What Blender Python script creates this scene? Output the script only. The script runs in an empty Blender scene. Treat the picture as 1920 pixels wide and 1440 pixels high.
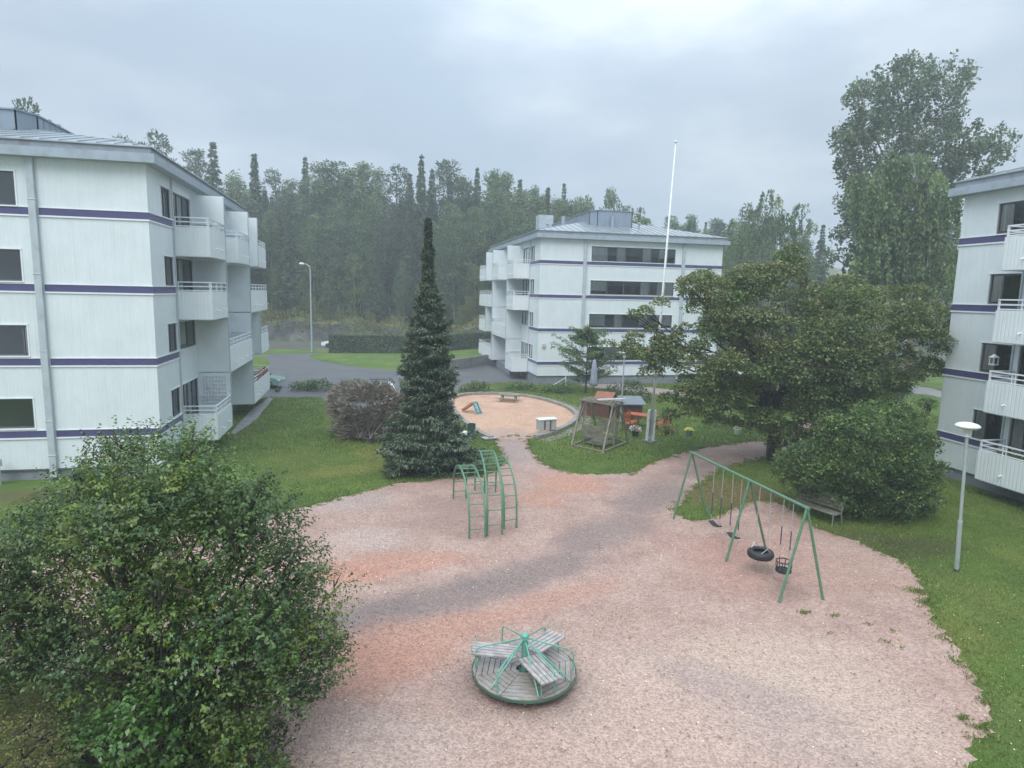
import bpy, math, random
import numpy as np
from mathutils import Vector, Matrix

random.seed(7)
rng = np.random.default_rng(7)
sc = bpy.context.scene
COL = sc.collection

# ------------------------------------------------------------------ camera
H = 7.9
FPX, PITCH, ROLL = 1200.9, 0.1413, 0.0223          # focal length in photo pixels (1920 wide), radians
cF = Vector((0, math.cos(PITCH), -math.sin(PITCH)))
_R0 = Vector((1, 0, 0)); _U0 = Vector((0, math.sin(PITCH), math.cos(PITCH)))
cR = _R0 * math.cos(ROLL) + _U0 * math.sin(ROLL)
cU = _U0 * math.cos(ROLL) - _R0 * math.sin(ROLL)
cam = bpy.data.cameras.new('camera')
cam.sensor_fit = 'HORIZONTAL'; cam.sensor_width = 36.0
cam.lens = 36.0 * FPX / 1920.0
cam.clip_start = 0.1; cam.clip_end = 2000
camo = bpy.data.objects.new('camera', cam)
M3 = Matrix((cR, cU, -cF)).transposed()
camo.matrix_world = Matrix.Translation((0, 0, H)) @ M3.to_4x4()
COL.objects.link(camo); sc.camera = camo

# ------------------------------------------------------------------ world
w = bpy.data.worlds.new('World'); sc.world = w; w.use_nodes = True
nt = w.node_tree; nt.nodes.clear()
SUN_EL, SUN_AZ = math.radians(52), math.radians(200)
def N(nt, t, **k):
    n = nt.nodes.new(t)
    for a, b in k.items():
        if a.startswith('i_'):
            n.inputs[int(a[2:])].default_value = b
        else:
            setattr(n, a, b)
    return n
out = N(nt, 'ShaderNodeOutputWorld'); bg = N(nt, 'ShaderNodeBackground'); bg.inputs[1].default_value = 0.12
sky = N(nt, 'ShaderNodeTexSky', sky_type='NISHITA', sun_disc=False)
sky.sun_elevation = SUN_EL; sky.sun_rotation = SUN_AZ
tc = N(nt, 'ShaderNodeTexCoord')
mp = N(nt, 'ShaderNodeMapping'); mp.inputs['Scale'].default_value = (1.0, 1.0, 2.6); mp.inputs['Location'].default_value = (0.35, 0.1, 0.2)
nz = N(nt, 'ShaderNodeTexNoise'); nz.inputs['Scale'].default_value = 2.6; nz.inputs['Detail'].default_value = 6; nz.inputs['Roughness'].default_value = 0.5
nz2 = N(nt, 'ShaderNodeTexNoise'); nz2.inputs['Scale'].default_value = 1.0; nz2.inputs['Detail'].default_value = 3
L = nt.links.new
L(tc.outputs['Generated'], mp.inputs[0]); L(mp.outputs[0], nz.inputs[0]); L(mp.outputs[0], nz2.inputs[0])
cr = N(nt, 'ShaderNodeValToRGB')
cr.color_ramp.elements[0].position = 0.40; cr.color_ramp.elements[0].color = (0.57, 0.70, 0.85, 1)
cr.color_ramp.elements[1].position = 0.66; cr.color_ramp.elements[1].color = (0.92, 1.02, 1.10, 1)
e = cr.color_ramp.elements.new(0.54); e.color = (0.70, 0.82, 0.95, 1)
L(nz.outputs[0], cr.inputs[0])
sep = N(nt, 'ShaderNodeSeparateXYZ'); L(tc.outputs['Generated'], sep.inputs[0])
mr = N(nt, 'ShaderNodeMapRange'); mr.interpolation_type = 'SMOOTHSTEP'; mr.inputs['From Min'].default_value = 0.14; mr.inputs['From Max'].default_value = 1.0
mr.inputs['To Min'].default_value = 4.5; mr.inputs['To Max'].default_value = 14.5
L(sep.outputs['Z'], mr.inputs['Value'])
mr2 = N(nt, 'ShaderNodeMapRange'); mr2.inputs['From Min'].default_value = 0.35; mr2.inputs['From Max'].default_value = 0.7
mr2.inputs['To Min'].default_value = 0.88; mr2.inputs['To Max'].default_value = 1.12
L(nz2.outputs[0], mr2.inputs['Value'])
mu = N(nt, 'ShaderNodeMath', operation='MULTIPLY'); L(mr.outputs[0], mu.inputs[0]); L(mr2.outputs[0], mu.inputs[1])
vm = N(nt, 'ShaderNodeVectorMath', operation='SCALE'); L(cr.outputs[0], vm.inputs[0]); L(mu.outputs[0], vm.inputs['Scale'])
mx = N(nt, 'ShaderNodeMix', data_type='RGBA'); mx.inputs[0].default_value = 0.94
L(sky.outputs[0], mx.inputs[6]); L(vm.outputs[0], mx.inputs[7]); L(mx.outputs[2], bg.inputs[0]); L(bg.outputs[0], out.inputs[0])

sun = bpy.data.lights.new('sun', 'SUN'); sun.energy = 1.6; sun.angle = math.radians(40); sun.color = (1, 0.97, 0.92)
suno = bpy.data.objects.new('sun', sun); COL.objects.link(suno)
sd_ = Vector((math.sin(SUN_AZ) * math.cos(SUN_EL), math.cos(SUN_AZ) * math.cos(SUN_EL), math.sin(SUN_EL)))
suno.rotation_euler = (-sd_).to_track_quat('-Z', 'Y').to_euler()
suno.location = (0, 0, 40)

sc.view_settings.view_transform = 'Standard'; sc.view_settings.look = 'None'
sc.view_settings.exposure = 0.58; sc.view_settings.gamma = 1.0
sc.cycles.use_denoising = True
sc.cycles.max_bounces = 6; sc.cycles.diffuse_bounces = 3; sc.cycles.glossy_bounces = 3
sc.cycles.transparent_max_bounces = 12; sc.cycles.transmission_bounces = 4; sc.cycles.volume_bounces = 0
sc.cycles.caustics_reflective = False; sc.cycles.caustics_refractive = False
sc.cycles.sample_clamp_indirect = 6

# ------------------------------------------------------------------ helpers
def at(u, v, z=0.0):
    """photo pixel -> world point on the level z"""
    d = cF + cR * ((u - 960) / FPX) - cU * ((v - 720) / FPX)
    t = (z - H) / d.z
    return Vector((d.x * t, d.y * t, z))
def aty(u, v, y):
    d = cF + cR * ((u - 960) / FPX) - cU * ((v - 720) / FPX)
    t = y / d.y
    return Vector((d.x * t, y, H + d.z * t))

WL = {}
def tag(o, label=None, cat=None, group=None, kind=None):
    if label: o['label'] = label
    if cat: o['category'] = cat
    if group: o['group'] = group
    if kind: o['kind'] = kind
    return o
def thing(name, label, cat, loc=(0, 0, 0), group=None):
    o = bpy.data.objects.new(name, None); COL.objects.link(o)
    o.location = loc; o.empty_display_size = 0.3
    WL[o.name] = Vector(loc)
    return tag(o, label, cat, group)
def wl(o):
    return WL.get(o.name, Vector((0, 0, 0))) if o is not None else Vector((0, 0, 0))

class MB:
    def __init__(s): s.v = []; s.f = []; s.uv = []
    def quad(s, a, b, c, d, uv=None):
        n = len(s.v); s.v += [tuple(a), tuple(b), tuple(c), tuple(d)]; s.f.append((n, n + 1, n + 2, n + 3))
        s.uv.append(uv or [(0, 0)] * 4)
    def poly(s, pts):
        n = len(s.v); s.v += [tuple(p) for p in pts]; s.f.append(tuple(range(n, n + len(pts)))); s.uv.append([(p[0], p[1]) for p in pts])
    def hexa(s, p):
        """8 corners: bottom 4 (ccw), top 4"""
        n = len(s.v); s.v += [tuple(q) for q in p]
        for f in ((3, 2, 1, 0), (4, 5, 6, 7), (0, 1, 5, 4), (1, 2, 6, 5), (2, 3, 7, 6), (3, 0, 4, 7)):
            s.f.append(tuple(n + i for i in f))
            a = Vector(p[f[0]]); b = Vector(p[f[1]]); d = Vector(p[f[3]])
            lu = (b - a).length; lv = (d - a).length
            s.uv.append([(0, 0), (lu, 0), (lu, lv), (0, lv)])
    def box(s, x0, x1, y0, y1, z0, z1, T=None):
        p = [(x0, y0, z0), (x1, y0, z0), (x1, y1, z0), (x0, y1, z0), (x0, y0, z1), (x1, y0, z1), (x1, y1, z1), (x0, y1, z1)]
        if T: p = [T(*q) for q in p]
        s.hexa(p)
    def bar(s, a, b, wd, ht, up=(0, 0, 1)):
        """rectangular bar from a to b; wd across, ht along up"""
        a = Vector(a); b = Vector(b); d = (b - a).normalized(); up = Vector(up)
        if abs(d.dot(up)) > 0.98: up = Vector((1, 0, 0))
        sd = d.cross(up).normalized(); u = sd.cross(d).normalized()
        sd *= wd / 2; u *= ht / 2
        s.hexa([a - sd - u, a + sd - u, b + sd - u, b - sd - u, a - sd + u, a + sd + u, b + sd + u, b - sd + u])
    def tube(s, path, r, n=8, cap=True):
        path = [Vector(p) for p in path]
        rr = r if isinstance(r, (list, tuple)) else [r] * len(path)
        base = len(s.v); ref = None
        for i, p in enumerate(path):
            t = (path[min(i + 1, len(path) - 1)] - path[max(i - 1, 0)]).normalized()
            if ref is None:
                ref = Vector((0, 0, 1)) if abs(t.z) < 0.9 else Vector((1, 0, 0))
            x = ref - t * ref.dot(t)
            if x.length < 1e-4: x = t.orthogonal()
            x.normalize(); y = t.cross(x); ref = x
            for k in range(n):
                a = 2 * math.pi * k / n
                s.v.append(tuple(p + (x * math.cos(a) + y * math.sin(a)) * rr[i]))
        for i in range(len(path) - 1):
            for k in range(n):
                a = base + i * n + k; b = base + i * n + (k + 1) % n
                s.f.append((a, b, b + n, a + n)); s.uv.append([(k / n, i), ((k + 1) / n, i), ((k + 1) / n, i + 1), (k / n, i + 1)])
        if cap:
            s.f.append(tuple(base + k for k in range(n))[::-1]); s.uv.append([(0, 0)] * n)
            e = base + (len(path) - 1) * n
            s.f.append(tuple(e + k for k in range(n))); s.uv.append([(0, 0)] * n)
    def lathe(s, c, prof, n=24, axis=(0, 0, 1)):
        c = Vector(c); ax = Vector(axis).normalized(); x = ax.orthogonal().normalized(); y = ax.cross(x)
        base = len(s.v)
        for (r, h) in prof:
            for k in range(n):
                a = 2 * math.pi * k / n
                s.v.append(tuple(c + ax * h + (x * math.cos(a) + y * math.sin(a)) * max(r, 1e-4)))
        for i in range(len(prof) - 1):
            for k in range(n):
                a = base + i * n + k; b = base + i * n + (k + 1) % n
                s.f.append((a, b, b + n, a + n)); s.uv.append([(0, 0)] * 4)
    def build(s, name, m, parent=None, smooth=False, label=None, bevel=0):
        o_w = wl(parent)
        me = bpy.data.meshes.new(name)
        V = np.array(s.v, dtype=np.float64).reshape(-1, 3) - np.array(o_w)
        me.from_pydata(V.tolist(), [], s.f)
        ul = me.uv_layers.new(name='UVMap')
        flat = []
        for f in s.uv:
            for t in f: flat += [t[0], t[1]]
        if len(flat) == 2 * len(me.loops): ul.data.foreach_set('uv', flat)
        me.materials.append(m)
        if smooth: me.polygons.foreach_set('use_smooth', [True] * len(me.polygons))
        me.update()
        o = bpy.data.objects.new(name, me); COL.objects.link(o)
        if parent is not None: o.parent = parent
        WL[o.name] = o_w
        if bevel:
            b = o.modifiers.new('bevel', 'BEVEL'); b.width = bevel; b.segments = 2; b.limit_method = 'ANGLE'
        if label: o['label'] = label
        return o

def copy_tree(o, parent=None):
    c = o.copy(); COL.objects.link(c)
    if parent is not None: c.parent = parent
    for ch in [x for x in o.children]: copy_tree(ch, c)
    return c

# ------------------------------------------------------------------ materials
def mat(name, color=(0.5, 0.5, 0.5), rough=0.6, metal=0.0, var=0.0, vscale=3.0, bump=0.0, bscale=40.0, dirt=None, spec=0.5, dirt_scale=1.2, dirt_amt=0.5, stretch=(1, 1, 1), coord='Object'):
    m = bpy.data.materials.new(name); m.use_nodes = True; nt = m.node_tree
    b = nt.nodes['Principled BSDF']; b.inputs['Roughness'].default_value = rough; b.inputs['Metallic'].default_value = metal
    b.inputs['Specular IOR Level'].default_value = spec
    L = nt.links.new
    tc = N(nt, 'ShaderNodeTexCoord'); mp = N(nt, 'ShaderNodeMapping'); mp.inputs['Scale'].default_value = stretch
    L(tc.outputs[coord], mp.inputs[0])
    rgb = N(nt, 'ShaderNodeRGB'); rgb.outputs[0].default_value = (*color, 1); cur = rgb.outputs[0]
    if var:
        n = N(nt, 'ShaderNodeTexNoise'); n.inputs['Scale'].default_value = vscale; n.inputs['Detail'].default_value = 6; n.inputs['Roughness'].default_value = 0.65
        L(mp.outputs[0], n.inputs[0])
        r = N(nt, 'ShaderNodeMapRange'); r.inputs['From Min'].default_value = 0.3; r.inputs['From Max'].default_value = 0.7
        r.inputs['To Min'].default_value = 1 - var; r.inputs['To Max'].default_value = 1 + var
        L(n.outputs[0], r.inputs['Value'])
        v = N(nt, 'ShaderNodeVectorMath', operation='SCALE'); L(cur, v.inputs[0]); L(r.outputs[0], v.inputs['Scale']); cur = v.outputs[0]
    if dirt:
        n = N(nt, 'ShaderNodeTexNoise'); n.inputs['Scale'].default_value = dirt_scale; n.inputs['Detail'].default_value = 8
        L(mp.outputs[0], n.inputs[0])
        r = N(nt, 'ShaderNodeMapRange'); r.inputs['From Min'].default_value = 0.5; r.inputs['From Max'].default_value = 0.75
        r.inputs['To Max'].default_value = dirt_amt; L(n.outputs[0], r.inputs['Value'])
        x = N(nt, 'ShaderNodeMix', data_type='RGBA'); x.inputs[7].default_value = (*dirt, 1)
        L(r.outputs[0], x.inputs[0]); L(cur, x.inputs[6]); cur = x.outputs[2]
    L(cur, b.inputs['Base Color'])
    if bump:
        n = N(nt, 'ShaderNodeTexNoise'); n.inputs['Scale'].default_value = bscale; n.inputs['Detail'].default_value = 4
        L(mp.outputs[0], n.inputs[0])
        bp = N(nt, 'ShaderNodeBump'); bp.inputs['Strength'].default_value = bump; bp.inputs['Distance'].default_value = 0.02
        L(n.outputs[0], bp.inputs['Height']); L(bp.outputs[0], b.inputs['Normal'])
    return m

def ribbed(name, color, pitch=0.13, depth=0.012, seam=2.6, rough=0.45, var=0.06):
    """ribbed sheet cladding: u in metres along the wall"""
    m = mat(name, color, rough, var=var, vscale=0.7); nt = m.node_tree; L = nt.links.new
    b = nt.nodes['Principled BSDF']
    uv = N(nt, 'ShaderNodeUVMap'); uv.uv_map = 'UVMap'
    sp = N(nt, 'ShaderNodeSeparateXYZ'); L(uv.outputs[0], sp.inputs[0])
    d = N(nt, 'ShaderNodeMath', operation='DIVIDE'); d.inputs[1].default_value = pitch; L(sp.outputs[0], d.inputs[0])
    fr = N(nt, 'ShaderNodeMath', operation='PINGPONG'); fr.inputs[1].default_value = 0.5; L(d.outputs[0], fr.inputs[0])
    ss = N(nt, 'ShaderNodeMapRange', interpolation_type='SMOOTHSTEP'); ss.inputs['From Min'].default_value = 0.08; ss.inputs['From Max'].default_value = 0.2
    L(fr.outputs[0], ss.inputs['Value'])
    bp = N(nt, 'ShaderNodeBump'); bp.inputs['Strength'].default_value = 0.8; bp.inputs['Distance'].default_value = depth
    L(ss.outputs[0], bp.inputs['Height']); L(bp.outputs[0], b.inputs['Normal'])
    # faint rain streaks that run down the sheets: a surface stain of its own
    mp = N(nt, 'ShaderNodeMapping'); mp.inputs['Scale'].default_value = (5.0, 0.25, 1); L(uv.outputs[0], mp.inputs[0])
    n = N(nt, 'ShaderNodeTexNoise'); n.inputs['Scale'].default_value = 1.3; n.inputs['Detail'].default_value = 5; L(mp.outputs[0], n.inputs[0])
    r = N(nt, 'ShaderNodeMapRange'); r.inputs['From Min'].default_value = 0.45; r.inputs['From Max'].default_value = 0.8; r.inputs['To Max'].default_value = 0.2
    L(n.outputs[0], r.inputs['Value'])
    x = N(nt, 'ShaderNodeMix', data_type='RGBA'); x.inputs[7].default_value = (color[0] * .62, color[1] * .66, color[2] * .66, 1)
    src = b.inputs['Base Color'].links[0].from_socket
    L(r.outputs[0], x.inputs[0]); L(src, x.inputs[6]); L(x.outputs[2], b.inputs['Base Color'])
    return m

def glass_mat():
    m = bpy.data.materials.new('window_glass'); m.use_nodes = True; nt = m.node_tree; nt.nodes.clear(); L = nt.links.new
    o = N(nt, 'ShaderNodeOutputMaterial'); t = N(nt, 'ShaderNodeBsdfTransparent'); t.inputs[0].default_value = (0.93, 0.95, 0.95, 1)
    g = N(nt, 'ShaderNodeBsdfGlossy'); g.inputs['Roughness'].default_value = 0.03; g.inputs[0].default_value = (0.85, 0.92, 0.95, 1)
    f = N(nt, 'ShaderNodeFresnel'); f.inputs[0].default_value = 1.8
    x = N(nt, 'ShaderNodeMixShader'); L(f.outputs[0], x.inputs[0]); L(t.outputs[0], x.inputs[1]); L(g.outputs[0], x.inputs[2]); L(x.outputs[0], o.inputs[0])
    return m

def leaf_mat(name, trans=0.25, rough=0.5, spec=0.4):
    m = bpy.data.materials.new(name); m.use_nodes = True; nt = m.node_tree; L = nt.links.new
    b = nt.nodes['Principled BSDF']; b.inputs['Roughness'].default_value = rough; b.inputs['Specular IOR Level'].default_value = spec
    a = N(nt, 'ShaderNodeAttribute', attribute_name='tint'); L(a.outputs[0], b.inputs['Base Color'])
    t = N(nt, 'ShaderNodeBsdfTranslucent'); L(a.outputs[0], t.inputs[0])
    x = N(nt, 'ShaderNodeMixShader'); x.inputs[0].default_value = trans
    o = nt.nodes['Material Output']; L(b.outputs[0], x.inputs[1]); L(t.outputs[0], x.inputs[2]); L(x.outputs[0], o.inputs[0])
    return m

WHITE = (0.69, 0.75, 0.77)
m_wall = ribbed('white_ribbed_cladding', WHITE, 0.13, 0.0045)
m_wall_plain = mat('white_smooth_panel', (0.72, 0.78, 0.80), 0.5, var=0.05, vscale=0.8, dirt=(0.45, 0.48, 0.47), dirt_scale=0.7, dirt_amt=0.3)
m_parapet = ribbed('white_balcony_sheet', (0.75, 0.80, 0.81), 0.16, 0.007)
m_trim = mat('white_trim', (0.76, 0.80, 0.82), 0.4, var=0.04)
m_purple = mat('purple_band', (0.075, 0.072, 0.175), 0.35, var=0.12, vscale=2)
m_fascia = mat('grey_fascia', (0.34, 0.40, 0.46), 0.4, 0.0, var=0.08, vscale=1.5, dirt=(0.22, 0.22, 0.22), dirt_scale=2.5, dirt_amt=0.5)
m_roof = mat('zinc_roof', (0.42, 0.46, 0.48), 0.28, 0.6, var=0.15, vscale=0.6, dirt=(0.25, 0.26, 0.26), dirt_scale=1.0, dirt_amt=0.5)
m_dormer = mat('blue_grey_sheet', (0.27, 0.33, 0.40), 0.4, 0.2, var=0.1, vscale=1.2)
m_pipe = mat('grey_downpipe', (0.44, 0.50, 0.53), 0.4, var=0.1, vscale=2, dirt=(0.30, 0.30, 0.28), dirt_scale=3, dirt_amt=0.5)
m_found = mat('concrete_plinth', (0.20, 0.22, 0.24), 0.9, var=0.2, vscale=2, bump=0.3)
m_frame = mat('window_frame_dark', (0.10, 0.11, 0.12), 0.4)
m_glass = glass_mat()
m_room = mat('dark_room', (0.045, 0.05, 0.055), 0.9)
m_curtain = mat('curtain', (0.86, 0.87, 0.84), 0.9, var=0.15, vscale=2.5, stretch=(1, 1, 0.1))
m_soffit = mat('balcony_soffit', (0.55, 0.6, 0.62), 0.7, var=0.1)
m_green = mat('green_paint', (0.10, 0.22, 0.135), 0.4, var=0.15, vscale=6, dirt=(0.12, 0.11, 0.07), dirt_scale=14, dirt_amt=0.55)
m_mint = mat('mint_paint', (0.13, 0.36, 0.28), 0.35, var=0.15, vscale=8, dirt=(0.1, 0.12, 0.1), dirt_scale=16, dirt_amt=0.5)
m_steel = mat('galvanised_steel', (0.40, 0.46, 0.46), 0.4, 0.3, var=0.12, vscale=5)
m_chain = mat('chain_steel', (0.48, 0.47, 0.45), 0.45, 0.3)
m_rubber = mat('black_rubber', (0.02, 0.022, 0.026), 0.6, var=0.2, vscale=15)
m_wood = mat('wet_grey_timber', (0.38, 0.345, 0.33), 0.4, var=0.3, vscale=6, dirt=(0.16, 0.12, 0.09), dirt_scale=3.5, dirt_amt=0.6)
m_deck = mat('wet_deck_boards', (0.30, 0.27, 0.245), 0.22, var=0.3, vscale=4, dirt=(0.12, 0.075, 0.035), dirt_scale=1.1, dirt_amt=0.95)
m_arbor = mat('weathered_timber', (0.23, 0.215, 0.17), 0.75, var=0.25, vscale=6, dirt=(0.08, 0.09, 0.05), dirt_scale=4, dirt_amt=0.6)
m_orange = mat('stained_orange_wood', (0.40, 0.10, 0.035), 0.5, var=0.2, vscale=5)
m_brown = mat('dark_brown_wood', (0.12, 0.05, 0.035), 0.6, var=0.2, vscale=5)
m_white = mat('white_paint', (0.74, 0.77, 0.76), 0.4, var=0.06, vscale=6, dirt=(0.35, 0.38, 0.33), dirt_scale=5, dirt_amt=0.5)
m_bluegrey = mat('grey_felt_roof', (0.17, 0.19, 0.21), 0.8, var=0.1)
m_stone = mat('grey_stone_kerb', (0.27, 0.25, 0.225), 0.85, var=0.3, vscale=4, bump=0.5, bscale=15)
m_carwhite = mat('white_car_paint', (0.72, 0.75, 0.77), 0.2, spec=0.6)
m_carglass = mat('car_glass', (0.03, 0.045, 0.05), 0.05, spec=0.8)
m_cargreen = mat('pale_green_car_paint', (0.25, 0.36, 0.30), 0.25)
m_fabric = mat('grey_blue_fabric', (0.26, 0.29, 0.37), 0.9, var=0.15, vscale=6)
m_fabric2 = mat('dark_fabric_stripe', (0.04, 0.05, 0.09), 0.9)
m_bark = mat('dark_bark', (0.055, 0.045, 0.035), 0.9, var=0.4, vscale=8, bump=0.8, bscale=12)
m_bark_birch = mat('birch_bark', (0.42, 0.42, 0.38), 0.8, var=0.2, vscale=3, dirt=(0.05, 0.05, 0.05), dirt_scale=3, dirt_amt=1.0)
m_bark_pine = mat('pine_bark', (0.17, 0.13, 0.10), 0.9, var=0.3, vscale=3)
m_twig = mat('bare_grey_twigs', (0.20, 0.165, 0.17), 0.9, var=0.3, vscale=5)
m_leaf = leaf_mat('leaves', 0.3, 0.45)
m_leaf_gloss = leaf_mat('glossy_leaves', 0.25, 0.33, 0.5)
m_needle = leaf_mat('needles', 0.1, 0.6)
m_plastic_b = mat('blue_plastic', (0.04, 0.33, 0.42), 0.35)
m_plastic_o = mat('faded_orange_plastic', (0.45, 0.22, 0.10), 0.5)
m_bin = mat('dark_green_plastic', (0.03, 0.07, 0.06), 0.5)
m_terr = mat('grey_concrete', (0.24, 0.235, 0.23), 0.9, var=0.25, vscale=2, bump=0.3)

# ------------------------------------------------------------------ ground
def colramp(nt, src, stops):
    r = N(nt, 'ShaderNodeValToRGB')
    els = r.color_ramp.elements
    while len(els) > 2: els.remove(els[-1])
    for i, (p, c) in enumerate(stops):
        e = els[i] if i < 2 else els.new(p)
        e.position = p; e.color = (*c, 1)
    nt.links.new(src, r.inputs[0]); return r.outputs[0]
def blob(nt, pos, c, rx, ry, ang, nsock, amt=0.35):
    """soft patch of differently coloured ground at world position c"""
    mp = N(nt, 'ShaderNodeMapping', vector_type='TEXTURE')
    mp.inputs['Location'].default_value = (c[0], c[1], 0); mp.inputs['Rotation'].default_value = (0, 0, ang); mp.inputs['Scale'].default_value = (rx, ry, 1e3)
    nt.links.new(pos, mp.inputs[0])
    ln = N(nt, 'ShaderNodeVectorMath', operation='LENGTH'); nt.links.new(mp.outputs[0], ln.inputs[0])
    ad = N(nt, 'ShaderNodeMath', operation='MULTIPLY_ADD'); ad.inputs[1].default_value = amt * 2; nt.links.new(nsock, ad.inputs[0]); nt.links.new(ln.outputs['Value'], ad.inputs[2])
    r = N(nt, 'ShaderNodeMapRange', interpolation_type='SMOOTHSTEP'); r.inputs['From Min'].default_value = 0.35 + amt; r.inputs['From Max'].default_value = 1.1 + amt
    r.inputs['To Min'].default_value = 1; r.inputs['To Max'].default_value = 0
    nt.links.new(ad.outputs[0], r.inputs['Value']); return r.outputs[0]

def gravel_material(name, base, light, dark, patches, wet=0.75):
    m = bpy.data.materials.new(name); m.use_nodes = True; nt = m.node_tree; L = nt.links.new
    b = nt.nodes['Principled BSDF']; b.inputs['Roughness'].default_value = wet
    geo = N(nt, 'ShaderNodeNewGeometry'); pos = geo.outputs['Position']
    n1 = N(nt, 'ShaderNodeTexNoise'); n1.inputs['Scale'].default_value = 0.7; n1.inputs['Detail'].default_value = 7; n1.inputs['Roughness'].default_value = 0.65; L(pos, n1.inputs[0])
    cur = colramp(nt, n1.outputs[0], [(0.3, dark), (0.7, light), (0.5, base)])
    for (c, rx, ry, ang, col, k) in patches:
        f = blob(nt, pos, c, rx, ry, ang, n1.outputs[0])
        mu = N(nt, 'ShaderNodeMath', operation='MULTIPLY'); mu.inputs[1].default_value = k; L(f, mu.inputs[0])
        x = N(nt, 'ShaderNodeMix', data_type='RGBA'); L(mu.outputs[0], x.inputs[0]); L(cur, x.inputs[6]); x.inputs[7].default_value = (*col, 1); cur = x.outputs[2]
    # individual stones
    mw = N(nt, 'ShaderNodeMapping'); mw.inputs['Scale'].default_value = (1, 1, 1); L(pos, mw.inputs[0])
    vo = N(nt, 'ShaderNodeTexVoronoi'); vo.inputs['Scale'].default_value = 27; L(mw.outputs[0], vo.inputs[0])
    bw = N(nt, 'ShaderNodeSeparateXYZ'); L(vo.outputs['Color'], bw.inputs[0])
    r = N(nt, 'ShaderNodeMapRange'); r.inputs['To Min'].default_value = 0.73; r.inputs['To Max'].default_value = 1.27; L(bw.outputs[0], r.inputs['Value'])
    n3 = N(nt, 'ShaderNodeTexNoise'); n3.inputs['Scale'].default_value = 5; n3.inputs['Detail'].default_value = 5; n3.inputs['Roughness'].default_value = 0.7; L(pos, n3.inputs[0])
    r3 = N(nt, 'ShaderNodeMapRange'); r3.inputs['From Min'].default_value = 0.3; r3.inputs['From Max'].default_value = 0.7; r3.inputs['To Min'].default_value = 0.88; r3.inputs['To Max'].default_value = 1.12; L(n3.outputs[0], r3.inputs['Value'])
    mm = N(nt, 'ShaderNodeMath', operation='MULTIPLY'); L(r.outputs[0], mm.inputs[0]); L(r3.outputs[0], mm.inputs[1])
    v = N(nt, 'ShaderNodeVectorMath', operation='SCALE'); L(cur, v.inputs[0]); L(mm.outputs[0], v.inputs['Scale'])
    sc_ = N(nt, 'ShaderNodeVectorMath', operation='MULTIPLY'); sc_.inputs[1].default_value = (.93, .905, .90); L(v.outputs[0], sc_.inputs[0]); L(sc_.outputs[0], b.inputs['Base Color'])
    bp = N(nt, 'ShaderNodeBump'); bp.inputs['Strength'].default_value = 0.7; bp.inputs['Distance'].default_value = 0.03
    L(vo.outputs['Distance'], bp.inputs['Height']); bp.invert = True; L(bp.outputs[0], b.inputs['Normal'])
    return m

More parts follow.
